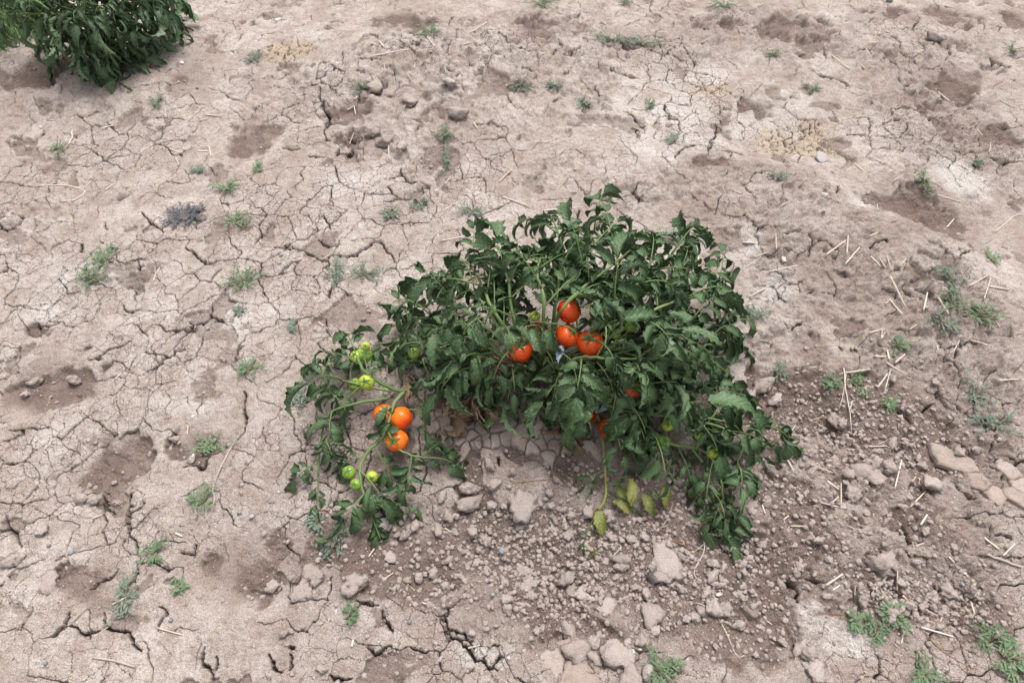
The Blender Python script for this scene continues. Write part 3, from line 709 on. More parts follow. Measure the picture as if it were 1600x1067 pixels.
    while n < 300:                               # the next largest ones, each a thing of its own
        x, y, px, py = zone(); size = random.uniform(.0075, .0125) * (1 if random.random() < .8 else 1.3)
        me = random.choice(CLODS)
        link('soil_clod', me, None, 'small clod of dry soil ' + zone_of(px, py), 'clod', 'small soil clods', matrix=clod_at((x, y), size, me)); n += 1
    for q in range(12500):
        x, y, px, py = zone(); size = .0012 + .0066 * random.random() ** 2.6
        big_ = size > .0050; v = (small if big_ else tiny)[random.randrange(12)]; sf = sf1 if big_ else sf0; a = random.uniform(0, 6.28); c, s = math.cos(a), math.sin(a)
        w = np.stack([v[:, 0] * c - v[:, 1] * s, v[:, 0] * s + v[:, 1] * c, v[:, 2]], 1) * size
        w[:, 2] += float(gz(x, y)) + size * .25; w[:, 0] += x; w[:, 1] += y
        buf_v.append(w); buf_f.append(sf + off); off += len(w)
    me = make_mesh('soil_crumbs', np.concatenate(buf_v), np.concatenate(buf_f), ['clod'])
    link('soil_crumbs', me, None, 'loose crumbs and grains of dry brown soil scattered over the ground', 'soil crumbs', kind='stuff')
clods()

# ------------------------------------------------------------------ tomato leaves
def leaflet_geo(seed, fold=.5, curl=1.2, roll=.6, lobes=.28, crump=.0, ns=17, nv=3, width=.27, twist=.0):
    """unit leaflet along +X, tip at about x = 1; returns two-layer verts, faces, material index, uv"""
    r = random.Random(seed)
    top = []; uv = []; ph = r.uniform(0, 6); k = r.choice([4, 5, 5]); ax, az, ang = 0.0, 0.0, r.uniform(.0, .35)
    mids = []
    for i in range(ns):
        s = i / (ns - 1); mids.append((ax, az, ang)); ang -= curl * (.4 + 1.2 * s) / (ns - 1)
        ax += math.cos(ang) / (ns - 1); az += math.sin(ang) / (ns - 1)
    for i in range(ns):
        s = i / (ns - 1); cx, cz, an = mids[i]
        base = math.sin(math.pi * min(1, (s * .98 + .015)) ** .72) ** .85 if 0 < s < 1 else .02
        for j in range(-nv, nv + 1):
            v = j / nv; av = abs(v); sg = 1 if v > 0 else -1
            q_ = (s * k + .15 * sg) % 1.0; tooth = .5 + .5 * math.sin(math.pi * (q_ ** 1.5 * 2 - .5))
            w = width * base * (1 + lobes * (tooth - .55) * (av ** 1.5) * 2 * min(1, 4 * (1 - s)))
            f = fold + .25 * math.sin(s * 5 + ph + sg); rr = roll * (.6 + .5 * math.sin(s * 4 + ph * 1.7 + sg * .8))
            # walk across the section with changing angle
            a0 = f; yy = zz = 0; st = 4
            for q in range(st):
                aa = a0 + rr * (q + .5) / st * av * 2 - .2; yy += math.cos(aa) * w * av / st; zz += math.sin(aa) * w * av / st
            zz += .035 * math.sin(2 * math.pi * (s * 6.5 - av * 1.1)) * av * (.5 + base)
            yy *= sg if j else 0
            if crump:
                zz += crump * math.sin(s * 9 + v * 4 + ph) * .5 + crump * r.uniform(-.35, .35); yy *= 1 - crump * .9
            tw = twist * s; yy, zz = yy * math.cos(tw) - zz * math.sin(tw), yy * math.sin(tw) + zz * math.cos(tw)
            fx = .06 * av * lobes * 3
            top.append(Vector((cx + fx * math.cos(an) - zz * math.sin(an), yy, cz + fx * math.sin(an) + zz * math.cos(an)))); uv.append((s, .5 + .5 * v))
    c = 2 * nv + 1; n = ns * c
    fs = [(i * c + j, (i + 1) * c + j, (i + 1) * c + j + 1, i * c + j + 1) for i in range(ns - 1) for j in range(c - 1)]
    nor = [Vector() for _ in range(n)]
    for f in fs:
        nn = (top[f[1]] - top[f[0]]).cross(top[f[3]] - top[f[0]])
        for q in f: nor[q] += nn
    bot = [p - nor[i].normalized() * .010 if nor[i].length > 1e-9 else p for i, p in enumerate(top)]
    faces = list(fs) + [tuple(q + n for q in f[::-1]) for f in fs]
    mi = [0] * len(fs) + [1] * len(fs)
    rim = [j for j in range(c)] + [i * c + c - 1 for i in range(1, ns)] + [(ns - 1) * c + j for j in range(c - 2, -1, -1)] + [i * c for i in range(ns - 2, 0, -1)]
    for a, b in zip(rim, rim[1:] + rim[:1]): faces.append((a, b, b + n, a + n)[::-1]); mi.append(1)
    return top + bot, faces, mi, uv + uv
LEAF_GEO = []
for k in range(14):
    rr = random.Random(900 + k)
    LEAF_GEO.append(dict(fold=rr.uniform(.2, .9), curl=rr.uniform(.9, 3.0), roll=rr.uniform(-.7, 1.7), lobes=rr.uniform(.08, .30), width=rr.uniform(.17, .27), twist=rr.uniform(-1.3, 1.3), seed=k + 1))
LEAF_HI = [leaflet_geo(**g) for g in LEAF_GEO]
LEAF_LO = [leaflet_geo(**g, ns=8, nv=1) for g in LEAF_GEO]
LEAF_MESH = [make_mesh('leaflet', a, b, ['leaf_top', 'leaf_under'], c, True, d) for (a, b, c, d) in LEAF_HI]
WILT_GEO = []
for k in range(10):
    rr = random.Random(950 + k)
    WILT_GEO.append(dict(fold=rr.uniform(.5, 1.1), curl=rr.uniform(1.2, 3.0), roll=rr.uniform(.4, 1.5), lobes=rr.uniform(.1, .3), width=rr.uniform(.20, .30), twist=rr.uniform(-1.2, 1.2), seed=k + 31))
WILT_HI = [leaflet_geo(**g) for g in WILT_GEO]
WILT_LO = [leaflet_geo(**g, ns=8, nv=1) for g in WILT_GEO]
WILT_MESH = [make_mesh('leaflet', a, b, ['wilt_top', 'leaf_under'], c, True, d) for (a, b, c, d) in WILT_HI]
YELLOW_MESH = [make_mesh('leaflet', *leaflet_geo(60 + k, .35, 1.1, .7, .12, .06)[:2], ['leaf_yellow', 'leaf_yellow'], None, True, leaflet_geo(60 + k, .35, 1.1, .7, .12, .06)[3]) for k in range(3)]
def one_mat_leaf(name, seed, m, **k):
    a, b, c, d = leaflet_geo(seed, **k); return make_mesh(name, a, b, [m], None, True, d)
DEAD_MESH = [one_mat_leaf('dead_leaf', 70 + k, 'leaf_dead', fold=1.1, curl=3.4, roll=2.2, lobes=.3, crump=.34, ns=17, twist=1.6 * (-1) ** k) for k in range(4)]
BLUE_MESH = [one_mat_leaf('dried_leaf', 80 + k, 'leaf_blue', fold=.4, curl=.8, roll=.8, lobes=.15, crump=.05, width=.2) for k in range(2)]

def frame(p, d, up, roll=0.0):
    x = d.normalized(); z = up - x * up.dot(x)
    z = z.normalized() if z.length > 1e-4 else Vector((0, 0, 1)).cross(x).normalized()
    y = z.cross(x); m = Matrix((x, y, z)).transposed().to_4x4()
    return Matrix.Translation(p) @ m @ Matrix.Rotation(roll, 4, 'X')

class Plant:
    def __init__(s, name, base, label, cat, meshes, lo, mats, seed, limit=300):
        s.base = Vector(base); s.root = link(name, None, None, label, cat); s.root.location = s.base
        s.leaves = []; s.open = []; s.meshes = meshes; s.lo = lo; s.mats = mats; s.r = random.Random(seed); s.limit = limit
    def rel(s, p): return Vector(p) - s.base
    def stem(s, pts, r0, r1, m='stem', name='stem', n=None, sides=8):
        b = Buf(); q = spline([s.rel(p) for p in pts], n or max(6, 4 * len(pts)))
        q = [p + Vector((s.r.uniform(-1, 1), s.r.uniform(-1, 1), s.r.uniform(-1, 1))) * r0 * .25 for p in q]
        tube(b, q, r0, r1, sides); link(name, b.mesh(name, [m]), s.root); return q
    def leaf(s, p, d, length, size, droop=.6, pairs=3, roll=.5, stiff=False, mesh=None):
        """compound leaf from p (plant space) heading d"""
        r = s.r; d = d.normalized(); pts = [p]; cur = p.copy(); dd = d.copy(); n = 9
        side = Vector((0, 0, 1)).cross(d); side = side.normalized() if side.length > .01 else Vector((1, 0, 0)); bend = r.uniform(-.5, .5)
        for i in range(n - 1):
            dd = (dd + Vector((0, 0, -1)) * droop * (i + 1) / n * .35 + side * bend / n).normalized()
            cur = cur + dd * length / (n - 1)
            g = float(gz(cur.x + s.base.x, cur.y + s.base.y)) - s.base.z + .012
            if cur.z < g: cur.z = g; dd.z = max(dd.z, -.05)
            pts.append(cur.copy())
        items = []
        up0 = Vector((0, 0, 1))
        def add(i, dr, sz):
            t = (pts[min(i + 1, n - 1)] - pts[max(i - 1, 0)]).normalized()
            sd_ = Vector((0, 0, 1)).cross(t); sd_ = sd_.normalized() if sd_.length > .01 else side
            if dr == 0: v = t
            else: v = (t * r.uniform(.35, .8) + sd_ * dr * r.uniform(.7, 1.0) + Vector((0, 0, r.uniform(-.75, .2)))).normalized()
            q = pts[i] + v * sz * .08
            m = frame(q, v, Vector((r.gauss(0, .25), r.gauss(0, .25), 1)), r.gauss(0, roll)) @ Matrix.Scale(sz, 4)
            items.append((m, sz, r.randrange(len(s.meshes)), mesh))
        add(n - 1, 0, size * r.uniform(1.0, 1.25))
        slots = {1: [6], 2: [4, 6], 3: [3, 5, 7], 4: [2, 4, 6, 7]}[pairs]
        for k, i in enumerate(slots):
            for dr in (-1, 1):
                if r.random() < .93: add(i, dr, size * r.uniform(.65, 1.0) * (1 if k else .8))
                if r.random() < .35: add(max(1, i - 1), dr, size * r.uniform(.25, .4))
        s.leaves.append((pts, items, size))
    def leaves_along(s, q, step, i0, l, size, pairs=(2, 3, 3), out=1.0, upb=.5, droop=.7):
        """alternate leaves along a stem path q"""
        r = s.r; acc = 0; az = r.uniform(0, 6.28); start = int(i0 * len(q))
        for i in range(max(1, start), len(q)):
            acc += (q[i] - q[i - 1]).length
            if acc < step and i < len(q) - 1: continue
            acc = 0; t = (q[i] - q[i - 1]).normalized(); az += 2.4 + r.uniform(-.4, .4)
            a = t.cross(Vector((.1, .2, 1))).normalized(); b = a.cross(t)
            v = (a * math.cos(az) + b * math.sin(az) * .7 + t * .55 * out + Vector((0, 0, upb * r.uniform(.3, 1.2)))).normalized()
            tip = i == len(q) - 1
            s.leaf(q[i], v if not tip else (t + Vector((0, 0, .2))), l * r.uniform(.75, 1.2), size * r.uniform(.75, 1.15), droop * r.uniform(.6, 1.4), r.choice(pairs))
    def finish(s, stuff_name='inner_foliage'):
        flat_ = [(m, sz, k, li, ov) for li, (_, items, _) in enumerate(s.leaves) for (m, sz, k, ov) in items]
        eye = Vector((0, 0, CAM_H)) - s.base
        def clear(m):                       # the fruit pushes leaves aside
            for (c, rad) in s.open:
                v = (c - eye); dist = v.length; v = v / dist
                for t in (0, .3, .6, .9):
                    for w in (-.15, .15):
                        q = m @ Vector((t, w, 0)) - eye; al = q.dot(v)
                        if al < dist + .01 and (q - v * al).length < rad * .95 * al / dist: return False
            return True
        flat_ = [t for t in flat_ if clear(t[0])]
        cp = Vector((0, 0, CAM_H)) - s.base
        def key(t):
            p = t[0].translation; return t[1] * (1 + 1.5 * max(0, p.z)) / max(.5, (p - cp).length)
        flat_.sort(key=key, reverse=True)
        main = flat_[:s.limit]; rest = flat_[s.limit:]
        used = {}
        for li, (pts, items, size) in enumerate(s.leaves):
            b = Buf(); tube(b, pts, .0021 * size / .07, .0009, 5); used[li] = link('leaf', b.mesh('leaf', [s.mats[0]]), s.root)
        for (m, sz, k, li, ov) in main:
            link('leaflet', ov or s.meshes[k], used[li], matrix=m)
        if rest:
            b = Buf()
            for (m, sz, k, li, ov) in rest:
                a, f, mi, uv = s.lo[k]; b.add([m @ p for p in a], f, mi, uv)
            link(stuff_name, b.mesh(stuff_name, s.mats[1:]), s.root, kind='stuff')

def tomato_mesh(seed, m, oblate=.9):
    bm = bmesh.new(); bmesh.ops.create_uvsphere(bm, u_segments=28, v_segments=18, radius=1); r = random.Random(seed); ph = r.uniform(0, 6)
    for v in bm.verts:
        x, y, z = v.co; a = math.atan2(y, x); rad = math.hypot(x, y)
        k = 1 + .025 * math.cos(5 * a + ph) * rad + .02 * math.cos(2 * a + ph)
        v.co = Vector((x * k, y * k, z * oblate - .16 * math.exp(-(rad / .28) ** 2) * (z > 0) + .03 * math.exp(-(rad / .2) ** 2) * (z < 0)))
    me = bpy.data.meshes.new('tomato'); bm.to_mesh(me); bm.free(); me.materials.append(M[m])
    me.polygons.foreach_set('use_smooth', np.ones(len(me.polygons), bool)); return me
def calyx_mesh(seed, oblate=.9):
    b = Buf(); r = random.Random(seed); top = oblate - .14
    for k in range(5):
        a = 2 * math.pi * k / 5 + r.uniform(-.25, .25); ln = r.uniform(.6, .95); lift = r.uniform(.0, .5); vs = []
        for i in range(6):
            s = i / 5; w = .11 * math.sin(math.pi * (.25 + .75 * s)) * (1 - .25 * s) if s < 1 else .004
            rad = s * ln * .85; h = top + .08 + .10 * math.sin(s * 2.2) + lift * s * s * .6 - .28 * s * s
            for j in (-1, 0, 1):
                vs.append(Vector((rad * math.cos(a) - j * w * math.sin(a), rad * math.sin(a) + j * w * math.cos(a), h + .04 * abs(j))))
        fs = [(i * 3 + j, (i + 1) * 3 + j, (i + 1) * 3 + j + 1, i * 3 + j + 1) for i in range(5) for j in (0, 1)]
        n = len(vs); low = [v - Vector((0, 0, .03)) for v in vs]
        b.add(vs + low, fs + [tuple(q + n for q in f[::-1]) for f in fs])
    tube(b, spline([(0, 0, top - .05), (.03, .02, top + .25), (.18, .1, top + .55)], 5), .07, .05, 6)
    return b.mesh('calyx', ['calyx'])
TOM = {(m, k): tomato_mesh(k * 7 + 1, m, ob) for m in ('tomato_red', 'tomato_orange', 'tomato_dark', 'tomato_green', 'tomato_lime') for k, ob in ((0, .9), (1, .97))}
CAL = [calyx_mesh(k) for k in range(4)]
def add_tomato(plant, px, py, rpx, h, m, tilt=(0, 0), k=0, attach=None, show=True):
    p = P(px, py, h); d = (p - Vector((0, 0, CAM_H))).dot(Vector((0, _c, -_s)))
    size = 1.06 * rpx * d / FP
    low = float(gz(p.x, p.y)) + size * .92
    if p.z < low:
        v = (p - Vector((0, 0, CAM_H))); p = Vector((0, 0, CAM_H)) + v * ((low - CAM_H) / v.z); 
    mt = Matrix.Translation(plant.rel(p)) @ Matrix.Rotation(tilt[0], 4, 'X') @ Matrix.Rotation(tilt[1], 4, 'Y') @ Matrix.Rotation(random.uniform(0, 6), 4, 'Z') @ Matrix.Scale(size, 4)
    names = {'tomato_red': 'ripe red orange tomato', 'tomato_orange': 'bright orange ripe tomato', 'tomato_dark': 'dark red ripe tomato', 'tomato_green': 'unripe green tomato', 'tomato_lime': 'unripe yellow green tomato'}
    if show: plant.open.append((plant.rel(p), size))
    t = link('tomato', TOM[(m, k)], plant.root, label=names[m], matrix=mt)
    link('calyx', random.choice(CAL), t)
    if attach is not None:
        top = mt @ Vector((.1, .05, 1.25)); b = Buf(); a = plant.rel(attach)
        tube(b, spline([a, a.lerp(top, .5) + Vector((0, 0, .012)), top], 7), .0022, .0018, 6); link('fruit_stalk', b.mesh('fruit_stalk', ['stem']), plant.root)

def main_plant():
    base = G(842, 612)
    pl = Plant('tomato_plant', base, 'bushy green tomato plant with ripe orange tomatoes sprawling on dry soil', 'tomato plant', LEAF_MESH, LEAF_LO, ['stem', 'leaf_top', 'leaf_under'], 11)
    S = lambda *a: [P(*q) for q in a]
    root = Vector(base) - Vector((0, 0, .01))
    pl.stem([root] + S((838, 580, .07), (850, 525, .16)), .0085, .007, 'stem_brown')
    big = [((838, 585, .06), (860, 520, .17), (872, 450, .27), (880, 395, .28), (866, 348, .22)),
           ((838, 585, .06), (880, 520, .18), (912, 440, .29), (921, 380, .29), (932, 352, .25)),
           ((845, 580, .06), (900, 520, .18), (980, 455, .27), (1035, 415, .25), (1062, 378, .19)),
           ((845, 580, .06), (930, 540, .17), (1020, 485, .26), (1085, 465, .21), (1128, 462, .14)),
           ((845, 585, .05), (940, 560, .15), (1030, 530, .21), (1105, 500, .16), (1145, 500, .12)),
           ((850, 590, .05), (920, 580, .12), (1000, 575, .17), (1060, 580, .13), (1098, 600, .08)),
           ((850, 595, .04), (900, 610, .08), (970, 640, .11), (1050, 650, .10), (1110, 655, .08), (1168, 662, .06)),
           ((835, 585, .06), (800, 540, .17), (760, 480, .25), (725, 445, .21), (705, 440, .17)),
           ((835, 590, .05), (790, 560, .13), (735, 510, .18), (680, 495, .14), (640, 505, .09), (622, 525, .05)),
           ((838, 585, .06), (810, 520, .20), (795, 450, .27), (800, 410, .25), (802, 395, .22)),
           ((845, 585, .06), (920, 520, .21), (960, 480, .28), (1000, 430, .27)),
           ((845, 590, .06), (900, 560, .18), (960, 560, .23), (1040, 560, .19)),
           ((838, 590, .06), (850, 480, .27), (840, 430, .29), (845, 400, .26)),
           ((838, 590, .05), (760, 560, .14), (700, 545, .15), (655, 540, .10)),
           ((838, 592, .05), (790, 585, .10), (730, 570, .11), (675, 568, .08)), ((845, 592, .05), (880, 590, .11), (905, 605, .10), (920, 625, .07)), ((845, 590, .05), (930, 590, .13), (1000, 605, .14), (1065, 625, .10)),
           ((845, 590, .05), (870, 560, .13), (900, 570, .15), (935, 590, .13)), ((838, 590, .05), (800, 565, .12), (765, 545, .15), (735, 555, .12)), ((845, 590, .05), (960, 510, .22), (1060, 440, .22), (1100, 430, .16)),
           ((838, 590, .06), (780, 500, .24), (750, 440, .26), (735, 415, .22)), ((845, 590, .06), (880, 480, .28), (950, 420, .30), (980, 395, .25)), ((845, 595, .04), (930, 620, .09), (1000, 660, .09), (1030, 680, .06)),
           ((838, 590, .06), (770, 520, .20), (700, 470, .19), (660, 480, .12)), ((845, 590, .06), (1000, 540, .2), (1090, 540, .15), (1130, 540, .1))]
    for k, line in enumerate(big):
        line = ((836 + (k * 7) % 26, 592 - (k * 11) % 40, .04 + .012 * (k % 5)),) + line[1:]
        q = pl.stem(S(*line), .0052, .0020, n=22)
        pl.leaves_along(q, .036, .22, .115, .088, droop=.9)
    # low front right shoots lying on the soil
    q = pl.stem(S((980, 640, .07), (1040, 690, .06), (1100, 705, .05), (1125, 745, .05), (1130, 785, .03)), .0045, .0022, n=26); pl.leaves_along(q, .026, .3, .09, .072, upb=.3)
    q = pl.stem(S((1060, 655, .08), (1120, 665, .07), (1160, 690, .05), (1150, 730, .04)), .0035, .0018, n=22); pl.leaves_along(q, .025, .2, .085, .066, upb=.3)
    q = pl.stem(S((1080, 700, .05), (1110, 740, .04), (1115, 780, .03)), .003, .0018, n=16); pl.leaves_along(q, .025, .3, .085, .070, upb=.25)
    q = pl.stem(S((900, 610, .08), (936, 655, .05), (943, 702, .035), (946, 774, .022), (934, 798, .014)), .0042, .0028, 'stem_yellow', n=16); pl.leaves_along(q, .055, .45, .07, .050, (1, 2), upb=.05)
    # the thick left branch and its forks
    q = pl.stem(S((838, 595, .03), (760, 602, .05), (686, 600, .055), (629, 611, .055), (588, 595, .085), (566, 576, .11), (556, 552, .12)), .0066, .0036, n=30, sides=10); pl.leaves_along(q, .026, .68, .085, .072, upb=.35)
    q = pl.stem(S((632, 610, .055), (616, 632, .06), (600, 678, .06), (568, 716, .05), (563, 748, .045), (578, 800, .02)), .0055, .0028, n=30, sides=9); pl.leaves_along(q, .028, .45, .085, .072, upb=.2)
    q = pl.stem(S((612, 612, .06), (560, 600, .09), (520, 590, .09), (500, 575, .07)), .0035, .002, n=18); pl.leaves_along(q, .024, .15, .08, .070, upb=.3)
    q = pl.stem(S((608, 622, .06), (550, 632, .085), (512, 650, .075), (500, 700, .05), (497, 745, .025)), .0035, .002, n=24); pl.leaves_along(q, .026, .2, .08, .070, upb=.2)
    q = pl.stem(S((600, 690, .055), (640, 710, .05), (670, 715, .04)), .003, .0018, n=12); pl.leaves_along(q, .026, .2, .075, .065, upb=.25)
    q = pl.stem(S((625, 640, .06), (650, 640, .06), (668, 640, .05)), .0026, .0016, n=10); pl.leaves_along(q, .03, .2, .07, .055, (1, 2), upb=.25)
    # front stub with withered leaves
    q = pl.stem(S((838, 592, .05), (815, 586, .07), (792, 590, .075), (772, 606, .055), (758, 622, .03)), .0036, .0030, 'stem_yellow', n=14)
    q2 = pl.stem(S((795, 588, .075), (825, 596, .07), (845, 618, .04)), .0026, .0018, n=8)
    pl.leaf(q2[-2], Vector((.3, -.8, -.3)), .06, .055, .8, 1); pl.leaf(q2[3], Vector((.1, -.8, -.2)), .05, .05, .8, 1); pl.leaf(q[8], Vector((.2, -.7, .1)), .06, .06, .9, 1)
    for k, (px, py, h) in enumerate([(770, 560, .14), (800, 575, .12), (828, 588, .10), (858, 582, .12), (880, 570, .15), (722, 555, .14), (700, 572, .10), (905, 592, .13), (850, 555, .15), (748, 575, .11), (932, 565, .17), (810, 560, .13), (660, 560, .1), (680, 545, .13), (895, 560, .16), (960, 600, .14), (985, 630, .12), (780, 535, .17), (845, 540, .17), (870, 545, .17)]):
        pl.leaf(pl.rel(P(px, py, h)), Vector((pl.r.uniform(-.7, .7), -.6, pl.r.uniform(-.1, .3))), .085 if px > 865 else .065, .08 if px > 865 else .066, 1.1, 2)
    # ---- fruit
    T = lambda *a, **k: add_tomato(pl, *a, **k)
    att = P(860, 500, .2)
    T(812, 547, 19, .150, 'tomato_red', (.15, .05), 0, P(820, 500, .2)); T(889, 486, 18, .235, 'tomato_red', (-.2, 1.1), 1, P(925, 480, .24))
    T(886, 524, 18, .195, 'tomato_red', (.1, .5), 0, P(915, 500, .22)); T(922, 536, 20, .190, 'tomato_red', (.2, -.2), 0, P(930, 500, .22))
    T(842, 518, 15, .145, 'tomato_dark', (0, .3), 0, att, show=False); T(950, 668, 15, .055, 'tomato_red', (.5, .2), 0, P(950, 640, .08)); T(919, 646, 13, .05, 'tomato_dark', (.3, 0), 0, show=False)
    T(985, 608, 15, .125, 'tomato_red', (.3, 0), 0, show=False); T(935, 487, 14, .2, 'tomato_dark', (0, 0), 0, show=False)
    T(627, 653, 17, .05, 'tomato_orange', (-.5, -1.0), 1, P(612, 640, .06)); T(620, 688, 17, .045, 'tomato_orange', (.5, -.2), 0, P(605, 675, .06)); T(600, 647, 16, .035, 'tomato_orange', (0, .3), 0, show=False)
    for (px, py, r, h, m, ti) in [(569, 554, 12, .105, 'tomato_green', .4), (556, 557, 9, .11, 'tomato_lime', .2), (571, 541, 7, .125, 'tomato_lime', .6), (573, 597, 12, .085, 'tomato_lime', .5), (555, 601, 10, .075, 'tomato_green', .2),
            (647, 552, 9, .10, 'tomato_green', .3), (581, 745, 9, .04, 'tomato_lime', .8), (545, 738, 10, .035, 'tomato_green', .2), (556, 757, 9, .035, 'tomato_green', .4), (986, 510, 9, .235, 'tomato_green', 0), (962, 522, 8, .2, 'tomato_green', 0),
            (836, 494, 8, .22, 'tomato_lime', .3), (1036, 690, 12, .05, 'tomato_green', .3), (1043, 664, 9, .085, 'tomato_lime', .3), (1092, 679, 8, .07, 'tomato_lime', .2), (1113, 708, 9, .05, 'tomato_lime', .2), (1015, 520, 8, .2, 'tomato_green', 0)]:
        T(px, py, r, h, m, (ti, random.uniform(-.4, .4)), random.randrange(2), show=px < 1000)
    # ---- single showy leaflets seen on the outside, withered and pale ones
    def single(px, py, h, ang, ln, mesh, name='leaflet', pitch=-.2, roll=0, label=None):
        p = pl.rel(P(px, py, h)); d = Vector((math.cos(R(ang)), math.sin(R(ang)), pitch))
        link(name, mesh, pl.root, label=label, matrix=frame(p, d, Vector((0, -.25, 1)), roll) @ Matrix.Scale(ln, 4))
    for (px, py, h, ang, ln, k) in [(757, 618, .06, -110, .06, 0), (744, 622, .06, -85, .065, 1), (734, 630, .05, 230, .05, 2), (750, 632, .05, -60, .055, 3), (768, 634, .03, -30, .05, 3), (740, 612, .07, -120, .055, 0), (852, 498, .2, -80, .06, 2), (858, 520, .18, -95, .045, 0), (775, 565, .10, -70, .05, 1), (770, 555, .12, -40, .04, 3),
            (880, 655, .05, -120, .05, 0), (885, 670, .035, -70, .07, 1), (690, 640, .03, 0, .07, 2), (650, 598, .05, 200, .05, 3), (1125, 790, .025, -50, .04, 0)]:
        single(px, py, h + .02, ang, ln * 1.45, DEAD_MESH[k], 'dead_leaf', -.5, random.uniform(-1, 1), 'withered brown crumpled leaf')
    for (px, py, h, ang, ln) in [(930, 645, .10, 30, .045), (962, 612, .13, -30, .04), (778, 532, .16, 25, .065), (877, 540, .2, -100, .05), (1085, 674, .085, 40, .05), (957, 650, .09, 10, .02), (975, 655, .09, 60, .04)]:
        single(px, py, h, ang, ln, random.choice(BLUE_MESH), 'dried_leaf', 0, .2, 'pale bluish grey dried leaf')
    for (px, py, h, ang, ln) in [(982, 745, .035, -80, .055), (955, 783, .02, -20, .05), (1002, 770, .02, -60, .05), (1040, 757, .025, -95, .045), (933, 795, .015, -80, .055), (962, 760, .025, -40, .045), (975, 715, .04, 60, .05)]:
        single(px, py, h, ang, ln * 1.25, random.choice(YELLOW_MESH), 'leaflet', -.05, random.uniform(-.5, .5), 'yellowing leaflet')
    for (px, py, h, ang, ln, k) in [(606, 636, .085, -105, .06, 0), (596, 640, .08, -95, .06, 3), (612, 660, .085, -150, .05, 5), (625, 672, .08, 170, .05, 7), (665, 690, .035, -15, .075, 3), (598, 680, .075, 175, .06, 5), (900, 585, .14, 205, .085, 1), (985, 650, .12, 215, .11, 2), (1140, 510, .12, -75, .11, 4), (1113, 520, .12, -100, .10, 6), (715, 475, .25, -110, .085, 0), (738, 500, .23, -60, .08, 7), (1020, 575, .19, 10, .10, 8), (1040, 500, .26, -80, .10, 9)]:
        single(px, py, h, ang, ln, LEAF_MESH[k])
    pl.finish()
main_plant()

def second_plant():
    base = G(150, 74)
    pl = Plant('tomato_plant', base, 'wilting tomato plant with curled drooping leaves and no fruit', 'tomato plant', WILT_MESH, WILT_LO, ['stem', 'wilt_top', 'leaf_under'], 23, 300)
    S = lambda *a: [P(.90 * x_ - 2, y_ - 9, h_ * .92) for x_, y_, h_ in a]
    for line in [((165, 85, .05), (140, 20, .25), (110, -30, .33)), ((165, 85, .05), (110, 40, .2), (50, 30, .22), (15, 40, .16)), ((165, 85, .05), (190, 20, .24), (215, -20, .3)), ((165, 88, .04), (160, 75, .1), (165, 100, .05)),
                 ((165, 88, .04), (200, 50, .16), (240, 30, .16), (275, 20, .14), (300, 15, .1)), ((165, 85, .05), (160, 40, .2), (150, 0, .3)), ((165, 88, .04), (170, 60, .12), (180, 80, .09), (195, 105, .04)), ((165, 88, .04), (130, 80, .1), (110, 95, .06)),
                 ((165, 85, .05), (80, 20, .26), (30, -10, .28)), ((165, 88, .04), (200, 70, .12), (215, 60, .13), (220, 80, .06)), ((165, 88, .04), (190, 85, .1), (205, 100, .05)), ((165, 85, .05), (170, 30, .22), (185, 40, .2), (190, 70, .12)), ((165, 85, .05), (120, 30, .22), (105, 40, .2), (98, 55, .15)), ((165, 85, .05), (150, 20, .26), (160, 45, .2)), ((165, 85, .05), (205, 30, .2), (230, 45, .14), (215, 60, .1)), ((165, 85, .05), (250, 10, .2), (280, 35, .12), (300, 50, .06)), ((165, 85, .05), (230, 0, .25), (280, -20, .2)), ((165, 88, .05), (150, 60, .16), (140, 90, .09))]:
        q = pl.stem(S(*line), .006, .0024, n=24); pl.leaves_along(q, .030, .2, .11, .088, (2, 3), upb=.45, droop=1.3)
    for (px, py, h) in [(178, 52, .12), (255, 47, .08)]:
        b = Buf()
        for k in range(5):
            a = k * 1.256; b.add([Vector((0, 0, .002)), Vector((.007 * math.cos(a - .4), .007 * math.sin(a - .4), .004)), Vector((.014 * math.cos(a), .014 * math.sin(a), 0)), Vector((.007 * math.cos(a + .4), .007 * math.sin(a + .4), .004))], [(0, 1, 2, 3)])
        link('flower', b.mesh('flower', ['flower']), pl.root, matrix=Matrix.Translation(pl.rel(P(px, py, h))))
    pl.finish()
second_plant()

